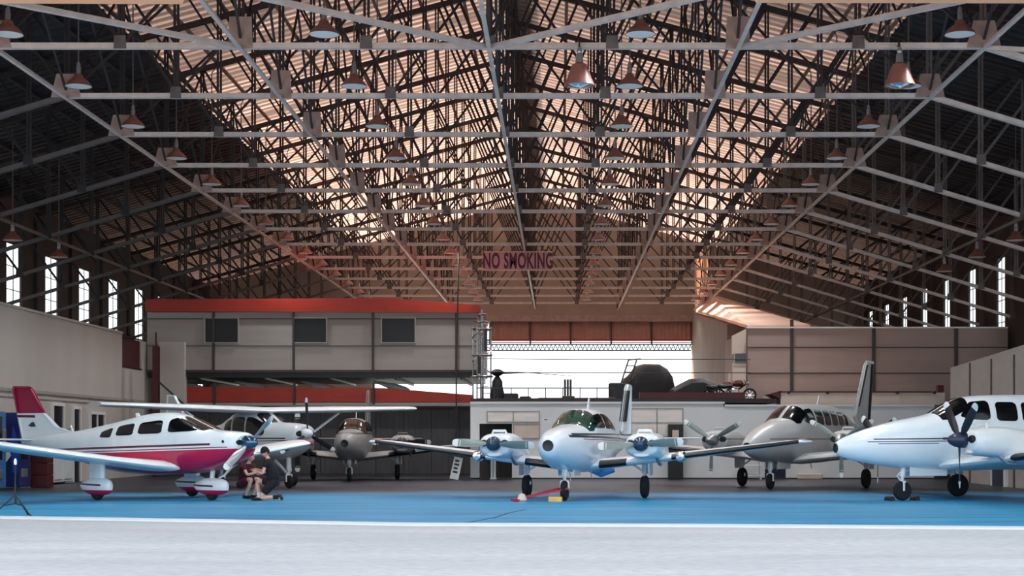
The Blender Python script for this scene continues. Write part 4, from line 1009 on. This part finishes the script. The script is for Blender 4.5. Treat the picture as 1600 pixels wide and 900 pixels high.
for s_ in (-1, 1):
    b = MB(); rows = []
    for xx, k in ((3.4,1),(3.57,1.0),(3.6,.85)): rows.append([(xx, s_*.22+k*.10*math.cos(a), 1.42+k*.07*math.sin(a)) for a in [2*math.pi*i/14 for i in range(14)]])
    b.loft(rows); b.build('air_intake', M['black'], t, True)
    b = MB(); b.lathe([(0,-.015),(.035,-.01),(.035,.01),(0,.015)], (3.28, s_*.47, 1.44), 'Y', 10); b.build('cowl_latch', M['black'], t)
b = MB(); b.tube([(2.6,.15,.8),(2.55,.17,.62),(2.45,.17,.58)], .04, 8); b.build('exhaust_pipe', M['alu'], t, True)
b = MB(); b.prism([(-.2,2.04),(-.36,2.04),(-.4,2.16),(-.3,2.17)], -.012, .012); b.build('antenna', M['wpaint'], t)
b = MB(); b.tube([(-2.9,.02,1.68),(-3.0,.02,1.86)], .02, 6); b.build('antenna', M['wpaint'], t)
propeller(t, 3.6, 0, 1.42, 1.02, (128, -52), M['bladeal'], mat('glossy_spinner',(88,122,150),.12,.8), (.17,.36), True, .17, True)
place(t, -10.45, 40.6, .819, -.574)

# ---------------------------------------------------------------- high wing single behind it
t = thing('high_wing_aircraft', 'white high-wing aircraft with wing struts parked behind the crimson-bellied aircraft', 'aircraft')
hw = paint('grey_white_paint', (214,220,224), [((52,52,62),1.52,.0,.02,-6,2.3),((52,52,62),1.43,.01,.012,-6,2.5)])
Bd = Body([(2.72,1.86,1.42,.26,2.3),(2.66,1.92,1.30,.36,2.4),(2.3,1.97,1.08,.46,2.5),(1.7,2.0,.92,.54,2.6),(1.25,2.02,.88,.57,2.8),(.8,2.22,.86,.58,3),(.45,2.36,.85,.58,3.2),(0,2.4,.84,.58,3.2),(-.9,2.38,.86,.57,3.0),(-1.5,2.22,.92,.50,2.6),(-2.4,1.98,1.08,.36,2.3),(-4.2,1.82,1.36,.20,2.1),(-6.2,1.76,1.6,.05,2)])
Bd.mesh(MB(), 54, 30).build('fuselage', hw, t, True)
for sgn in (-1, 1):
    for poly in ([(1.15,1.95),(.5,2.16),(.12,2.18),(.12,1.62),(1.2,1.62)], [(0,2.18),(-.75,2.18),(-.75,1.62),(0,1.62)], [(-.88,2.14),(-1.4,2.02),(-1.45,1.68),(-.88,1.64)]): pane(Bd, poly, sgn, 'side_window', M['dglass'], t)
    shield(Bd, [(1.24, 1.46 if sgn > 0 else 1.54),(.5,1.46 if sgn > 0 else 1.54),(.55,.85 if sgn > 0 else 2.15),(1.18,.78 if sgn > 0 else 2.22)], 'windshield', M['dglass'], t)
    make_wing(t, [(.0,.75,1.75,2.36,1.0),(2.6,.75,1.7,2.42,1.0),(5.5,.62,1.2,2.5,.9)], sgn, M['wpaint'])
    b = MB(); st = [Vector((.35, sgn*.56, .98)), Vector((.25, sgn*2.7, 2.34))]; b.bar(st[0], st[1], .11, .05); b.build('wing_strut', M['wpaint'], t)
    b = MB(); b.tube([(-.2,sgn*.5,.92),(-.25,sgn*.9,.6),(-.25,sgn*1.25,.24)], [.07,.05,.035], 8); g = b.build('landing_gear', M['wpaint'], t, True); wheel(g, -.25, sgn*1.3, .22, .15)
gear(t, 1.75, 0, 1.0, .2, True, False, 0, .13)
fin(t, [(-3.2,1.86),(-4.9,2.1),(-5.9,3.0),(-6.5,3.02),(-6.6,1.62),(-5.6,1.65)], M['wpaint'], .1)
tailplane(t, -5.4, 1.75, 1.9, 1.0, .6, M['wpaint'])
for s_ in (-1, 1):
    b = MB(); rows = []
    for xx, k in ((2.6,1),(2.72,1.0),(2.74,.85)): rows.append([(xx, s_*.21+k*.11*math.cos(a), 1.66+k*.09*math.sin(a)) for a in [2*math.pi*i/14 for i in range(14)]])
    b.loft(rows); b.build('air_intake', M['black'], t, True)
propeller(t, 2.74, 0, 1.66, 1.08, (2, 122, 242), M['bladedk'], M['wpaint'], (.16,.34), True, .13)
place(t, -9.3, 50.0, .64, -.768)

# ================================================================ tow bar, chocks, small things on the floor
tb = thing('tow_bar', 'red tow bar clamped to the nose wheel of the central aircraft', 'tow bar')
n = Vector((.16, 38.92, .3)); a0 = Vector((at(812,782,38.6).x, 38.35, .08))
d = (n - a0).normalized(); sd = Vector((-d.y, d.x, 0)).normalized()
b = MB(); b.bar(a0+sd*.02, n+sd*.17, .045); b.bar(a0-sd*.02, n-sd*.17, .045); b.bar(a0+d*.6+sd*.09, a0+d*.6-sd*.09, .04); b.bar(a0+d*1.0+sd*.12, a0+d*1.0-sd*.12, .04); b.build('arm', M['red'], tb)
b = MB(); b.bar(a0-d*.12+sd*.2+Vector((0,0,-.02)), a0-d*.12-sd*.2+Vector((0,0,-.02)), .05); b.bbox(a0.x-.13, a0.x+.02, a0.y-.08, a0.y+.08, .0, .07, .015); b.build('handle', M['red'], tb)
b = MB(); b.lathe([(0,0),(.1,0),(.13,.04),(.07,.18),(0,.2)], (a0.x+.06, a0.y, .0), 'Z', 12); b.build('handle_grip', M['cyl'], tb, True, 'cream wrapped grip')
b = MB(); b.tube([tuple(n+sd*.17), tuple(n+sd*.17+Vector((.02,.03,-.05))), tuple(n-sd*.17+Vector((.02,.03,-.05))), tuple(n-sd*.17)], .02, 6, True); b.build('clamp', M['chrome'], tb)
def chock(x, y, rz, m, label):
    b = MB(); b.prism([(-.07,0),(.07,0),(.05,.08),(.02,.11),(-.02,.11),(-.05,.08)], -.16, .16, 'Y'); o = tag(b.build('wheel_chock', m), label, 'wheel chock'); o.location = (x, y, 0); o.rotation_euler = (0,0,rz); return o
chock(at(868,783,38.5).x, 38.5, R(76), M['yellow'], 'yellow wheel chock in front of the central nose wheel')
# chocks under the right aircraft's nose wheel
nw = Vector((10.95-.966*2.65, 39.7-.26*2.65, 0))
for s_, l in ((-1,'black wheel chock left of the nose wheel of the right white aircraft'), (1,'black wheel chock right of the nose wheel of the right white aircraft')):
    chock(nw.x+s_*.34*.966, nw.y+s_*.34*.26, R(15), M['black'], l)
# tripod
tp = thing('camera_tripod', 'black tripod stand with a small white head at the left edge of the blue floor', 'tripod', (at(24,0,31.2).x, 31.2, 0))
sc_ = 31.2/F
b = MB(); b.tube([(0,0,.28),(0,0,1.02)], [.018,.012], 8); b.tube([(0,0,.25),(0,0,.62)], .022, 8); b.build('centre_column', M['black'], tp)
for a in (200, 330, 75):
    b = MB(); c_, s_ = math.cos(R(a)), math.sin(R(a)); b.tube([(0,0,.42),(.42*c_,.42*s_,.02)], .014, 6); b.tube([(0,0,.24),(.22*c_,.22*s_,.20)], .009, 6); b.tube([(.41*c_,.41*s_,.03),(.43*c_,.43*s_,.0)], .02, 6); b.build('leg', M['black'], tp)
b = MB(); b.lathe([(0,1.0),(.025,1.0),(.03,1.04),(.028,1.08),(.015,1.12),(0,1.12)], n=12); b.build('head', M['wpaint'], tp, True, 'white tripod head')
# vending machines against the left wall
def vending(y, label, c1, c2, seed):
    t = thing('vending_machine', label, 'vending machine', (-16.55, y, 0))
    b = MB(); b.bbox(-.42, .38, -.48, .48, .05, 2.3, .03); b.build('cabinet', mat('vending_'+str(seed), c1, .35, 0, .2, 1.5, coat=.3), t)
    b = MB(); b.bbox(.38, .4, -.42, .1, .9, 2.15, .008); b.build('display_window', M['dglass'], t)
    b = MB(); b.bbox(.38, .41, .16, .42, 1.1, 1.8, .008); b.build('coin_panel', M['alu'], t); b = MB(); b.bbox(.38, .41, -.4, .1, .35, .6, .008); b.build('delivery_flap', M['alu'], t)
    # pale splash shapes on the side that faces the opening
    b = MB(); b.prism([(-.3,.85),(-.05,.8),(.1,1.0),(.02,1.25),(-.1,1.5),(-.18,1.2),(-.3,1.05)], -.492, -.48); b.build('side_graphic', M['wpaint'], t, label='white splash shape printed on the side')
    b = MB(); b.prism([(.14,.5),(.3,.45),(.34,1.0),(.26,1.6),(.15,1.9),(.1,1.3)], -.490, -.48); b.build('side_graphic', mat('graphic_'+str(seed), c2, .4), t)
    for s_ in (-1, 1): b = MB(); b.lathe([(0,0),(.04,0),(.03,.06),(0,.06)], (s_*.3, -.4, 0), n=8); b.build('foot', M['black'], t)
    return t
vending(48.6, 'dark blue vending machine with a white splash on its side by the left wall', (28,44,112), (44,80,180), 1)
vending(46.4, 'light blue vending machine cut by the left edge of the picture', (60,130,196), (150,200,230), 2)
# dark red stacked crates behind the machines
def crate(x, y, z, label, m='redtrim'):
    b = MB(); b.bbox(x-.28, x+.28, y-.28, y+.28, z, z+.38, .02)
    for q in range(3): b.box(x-.22+q*.16, x-.14+q*.16, y-.3, y-.28, z+.1, z+.3)
    tag(b.build('bottle_crate', M[m]), label, 'crate', 'dark crates beside the vending machine')
crate(-16.1, 49.9, 0, 'dark red bottle crate on the floor beside the dark blue vending machine')
crate(-16.1, 49.9, .38, 'dark red bottle crate in the middle of the stack beside the dark blue vending machine')
crate(-16.1, 49.9, .76, 'dark red bottle crate on top of the stack beside the dark blue vending machine')

# ================================================================ people
def skinned(name, chains, m, parent, sub=2, root=0, loc=(0,0,0)):
    """chains: lists of (point, radius) that share points; joined into one continuous surface"""
    vs = []; rs = []; es = []; idx = {}
    for ch in chains:
        prev = None
        for p, r in ch:
            k = tuple(round(c, 4) for c in p)
            if k not in idx: idx[k] = len(vs); vs.append(p); rs.append(r)
            i = idx[k]
            if prev is not None and prev != i: es.append((prev, i))
            prev = i
    me = bpy.data.meshes.new(name); me.from_pydata(vs, es, []); me.materials.append(m)
    o = bpy.data.objects.new(name, me); COL.objects.link(o); 
    if parent: o.parent = parent
    sk = o.modifiers.new('skin', 'SKIN'); sk.use_smooth_shade = True
    if not me.skin_vertices: 
        import bmesh
        bm = bmesh.new(); bm.from_mesh(me); bm.verts.layers.skin.verify(); bm.to_mesh(me); bm.free()
    for i, d in enumerate(me.skin_vertices[0].data):
        r = rs[i]; d.radius = r if isinstance(r, tuple) else (r, r); d.use_root = (i == root)
    s_ = o.modifiers.new('sub', 'SUBSURF'); s_.levels = sub; s_.render_levels = sub
    return o
def head(parent, c, yaw, pitch, m, hairm, cap=None, sc=1.0):
    """ellipsoid skull with face relief; face points along +x before turning"""
    T = Matrix.Translation(c) @ Matrix.Rotation(yaw, 4, 'Z') @ Matrix.Rotation(pitch, 4, 'Y') @ Matrix.Scale(sc, 4)
    rows = []
    for i in range(1, 16):
        ph = math.pi*i/16; row = []
        for j in range(24):
            th = 2*math.pi*j/24; x = math.sin(ph)*math.cos(th); y = math.sin(ph)*math.sin(th); z = math.cos(ph)
            X, Y, Z = x*.098, y*.076, z*.118
            if z < -.1: k = 1 + z*.28; Y *= k; X *= (1+z*.12)
            if x > .6:
                X -= .006*(x-.6)
                if abs(y) < .16 and -.35 < z < .12: X += .022*(1-abs(y)/.16)*(1-abs(z+.16)/.3)     # nose
                if .12 < abs(y) < .5 and 0 < z < .22: X -= .008                                       # eye sockets
                if abs(y) < .3 and -.62 < z < -.48: X += .006                                         # lips
                if z < -.78: X += .010
            row.append(T @ Vector((X, Y, Z)))
        rows.append(row)
    b = MB(); b.loft(rows); 
    for s_ in (-1, 1):
        b.tube([T @ Vector((-.005, s_*.074, .03)), T @ Vector((-.012, s_*.088, .0)), T @ Vector((-.002, s_*.078, -.035))], [.01,.016,.008], 8)
    h = b.build('head', m, parent, True)
    for s_ in (-1, 1):
        b = MB(); c_ = T @ Vector((.085, s_*.03, .012)); b.lathe([(0,-.008),(.008,-.005),(.01,0),(.008,.005),(0,.008)], c_, 'Z', 8); b.build('eye', M['black'], h)
    b = MB(); b.tube([T @ Vector((.088, -.022, -.064)), T @ Vector((.099, 0, -.066)), T @ Vector((.088, .022, -.064))], .004, 6); b.build('mouth', M['maroon'], h)
    b = MB(); rows = []
    for i in range(0, 9):
        ph = R(6 + i*13); rows.append([T @ Vector((math.sin(ph*(1-.42*max(0,math.cos(th)+.25)))*math.cos(th)*.104 - .004, math.sin(ph*(1-.42*max(0,math.cos(th)+.25)))*math.sin(th)*.082, math.cos(ph*(1-.42*max(0,math.cos(th)+.25)))*.125)) for th in [2*math.pi*j/24 for j in range(24)]])
    b.loft(rows); b.build('hair', hairm, h, True)
    if cap:
        b = MB(); rows = []
        for i in range(0, 8):
            ph = R(5 + i*12.5); rows.append([T @ Vector((math.sin(ph)*math.cos(th)*.116, math.sin(ph)*math.sin(th)*.094, math.cos(ph)*.145+.012)) for th in [2*math.pi*j/24 for j in range(24)]])
        b.loft(rows); cp = b.build('cap', cap, parent, True)
        b = MB(); rows = []
        for k, z in ((0,.028),(1,.018)):
            rows.append([T @ Vector((.07 + (.145*math.cos(R(a))), .088*math.sin(R(a)), z+.022+.012*math.cos(R(a*1.2)))) for a in range(-90, 91, 15)])
        b.loft(rows); b.build('cap_brim', cap, cp, True)
    return h
def hand(parent, w, d, up, m, curl=.5, side=1, sc=1.0):
    """palm with four fingers and a thumb, one continuous skin; w wrist, d direction, up palm normal"""
    w, d, up = Vector(w), Vector(d).normalized(), Vector(up).normalized(); s_ = d.cross(up).normalized()*side; up = s_.cross(d).normalized()*side
    pm = w + d*.045*sc; ch = [[(tuple(w), .024*sc), (tuple(pm), (.034*sc))]]
    for k, (off, ln) in enumerate(((-.030,.070),(-.010,.080),(.010,.075),(.028,.058))):
        b0 = pm + d*.04*sc + s_*off*sc; dd = d
        pts = [(tuple(pm), .034*sc), (tuple(b0), .011*sc)]; p = b0
        for q in range(3):
            dd = (dd - up*curl*(.4+.3*q)).normalized(); p = p + dd*ln*sc*(.42,.33,.25)[q]; pts.append((tuple(p), (.0095,.009,.0075)[q]*sc))
        ch.append(pts)
    t0 = pm - d*.01 - s_*.034*sc; t1 = t0 + (d*.6 - s_*.7 - up*.3).normalized()*.035*sc; t2 = t1 + (d*.9 - s_*.1 - up*.5).normalized()*.028*sc
    ch.append([(tuple(pm), .034*sc), (tuple(t0), .014*sc), (tuple(t1), .011*sc), (tuple(t2), .009*sc)])
    return ch

# first person: kneels on one knee facing left, black cap, shirt and shorts.  local x = towards picture left
def person_kneeling():
    X = at(417, 0, 38.9).x
    t = thing('person', 'kneeling person in black cap, black T-shirt and shorts with arms folded forward', 'person', (X, 38.85, 0), R(180-8))
    # skeleton (x forward, y left, z up)
    pel = (-.20,0,.47); chest = (-.10,0,.88); neck = (-.03,0,1.03)
    hipL, hipR = (-.19,.10,.45), (-.19,-.10,.45)
    # right side (y<0) faces the camera after turning? body faces -X of picture: local y+ is towards the camera
    kneeF = (.28,-.13,.47); ankF = (.22,-.13,.09); toeF = (.36,-.13,.04)
    kneeB = (.10,.14,.07); ankB = (-.34,.14,.10); toeB = (-.42,.14,.03)
    shL, shR = (-.07,.19,.95), (-.07,-.19,.95)
    elL, wrL = (.02,.24,.66), (.22,.10,.72)
    elR, wrR = (.06,-.22,.70), (.27,-.05,.76)
    ch = [[(pel,.10),((-.17,0,.66),(.085)),(chest,(.09)),(neck,.055),((0,0,1.10),.05)],
          [(pel,.10),(hipL,.08),((-.02,.13,.25),.08),(kneeB,.062),((-.10,.14,.09),.055),(ankB,.038),(toeB,.035)],
          [(pel,.10),(hipR,.08),((.06,-.12,.47),.08),(kneeF,.06),((.26,-.13,.28),.055),(ankF,.038),(toeF,.035)],
          [(chest,.09),(shL,.05),(elL,.042),(wrL,.026)] , [(chest,.09),(shR,.05),(elR,.042),(wrR,.026)]]
    ch += hand(None, wrL, (.8,-.45,.2), (0,.2,1), None, .5, 1); ch += hand(None, wrR, (.6,.6,.1), (0,-.2,1), None, .5, -1)
    skinned('body', ch, M['skin'], t)
    skinned('t_shirt', [[((-.19,0,.44),.165),((-.17,0,.66),.165),(chest,.175),((-.04,0,1.0),.08)], [(chest,.175),(shL,.082),((-.025,.215,.80),.072)], [(chest,.155),(shR,.082),((-.01,-.205,.82),.072)]], M['cloth'], t)
    skinned('shorts', [[((-.19,0,.50),.15),(pel,.15),((-.19,.10,.44),.125),((-.02,.13,.25),.105),((.04,.135,.17),.092)], [(pel,.15),((-.19,-.10,.44),.125),((.06,-.12,.47),.105),((.16,-.125,.47),.095)]], M['cloth'], t)
    for (a, to, sx) in ((ankF, toeF, 1), (ankB, toeB, -1)):
        b = MB()
        if sx > 0: b.tube([(a[0]-.07,a[1],.045),(a[0],a[1],.055),(a[0]+.1,a[1],.045),(a[0]+.2,a[1],.032)], [.035,.05,.045,.028], 12)
        else: b.tube([(a[0]+.02,a[1],.12),(a[0]-.05,a[1],.12),(a[0]-.09,a[1],.06),(a[0]-.08,a[1],.03)], [.04,.05,.045,.03], 12)
        b.build('shoe', M['black'], t, True)
        b = MB(); q = Vector(a); k = Vector(kneeF if sx > 0 else kneeB); dd = (k-q).normalized(); b.tube([q-dd*.02, q+dd*.12], [.05,.052], 12); b.build('sock', M['sock'] if sx > 0 else M['cloth'], t, True)
    head(t, (.03,0,1.17), R(32), R(16), M['skin'], M['hair'], M['cloth'])
    return t
person_kneeling()
def person_crouching():
    X = at(388, 0, 40.3).x
    t = thing('person', 'crouching person in dark maroon top half hidden behind the kneeling person in black', 'person', (X, 40.3, 0), R(-28))
    pel = (-.20,0,.36); chest = (-.04,0,.75); neck = (.02,0,.90)
    kn = .22
    ch = [[(pel,.10),((-.13,0,.55),.085),(chest,.09),(neck,.05),((.05,0,.97),.048)]]
    for s_ in (-1, 1):
        ch.append([(pel,.10),((-.17,s_*.1,.35),.08),((.06,s_*.14,.46),.078),((kn,s_*.15,.50),.058),((.14,s_*.15,.30),.052),((.03,s_*.14,.09),.036),((.17,s_*.15,.04),.034)])
        wr = (.36,s_*.10,.66); ch.append([(chest,.09),((-.02,s_*.19,.82),.05),((.14,s_*.22,.60),.04),(wr,.026)])
        ch += hand(None, wr, (.8,-.4*s_,.1), (0,0,1), None, .5, s_)
    skinned('body', ch, M['skin'], t)
    skinned('shirt', [[((-.19,0,.36),.15),((-.13,0,.55),.14),(chest,.15),((.01,0,.87),.07)], [(chest,.15),((-.02,.19,.82),.076),((.06,.205,.70),.066)], [(chest,.15),((-.02,-.19,.82),.076),((.06,-.205,.70),.066)]], M['maroon'], t)
    skinned('trousers', [[((-.18,0,.42),.145),(pel,.145)]] + [[(pel,.145),((-.17,s_*.1,.35),.12),((.06,s_*.14,.46),.1),((.15,s_*.145,.48),.088)] for s_ in (-1, 1)], M['maroon'], t)
    for s_ in (-1, 1):
        b = MB(); b.tube([(-.04,s_*.14,.045),(.03,s_*.14,.055),(.13,s_*.145,.045),(.22,s_*.15,.03)], [.035,.05,.045,.026], 12); b.build('shoe', M['black'], t, True)
    head(t, (.08,0,1.05), R(10), R(12), M['skin'], M['hair'])
    return t
person_crouching()
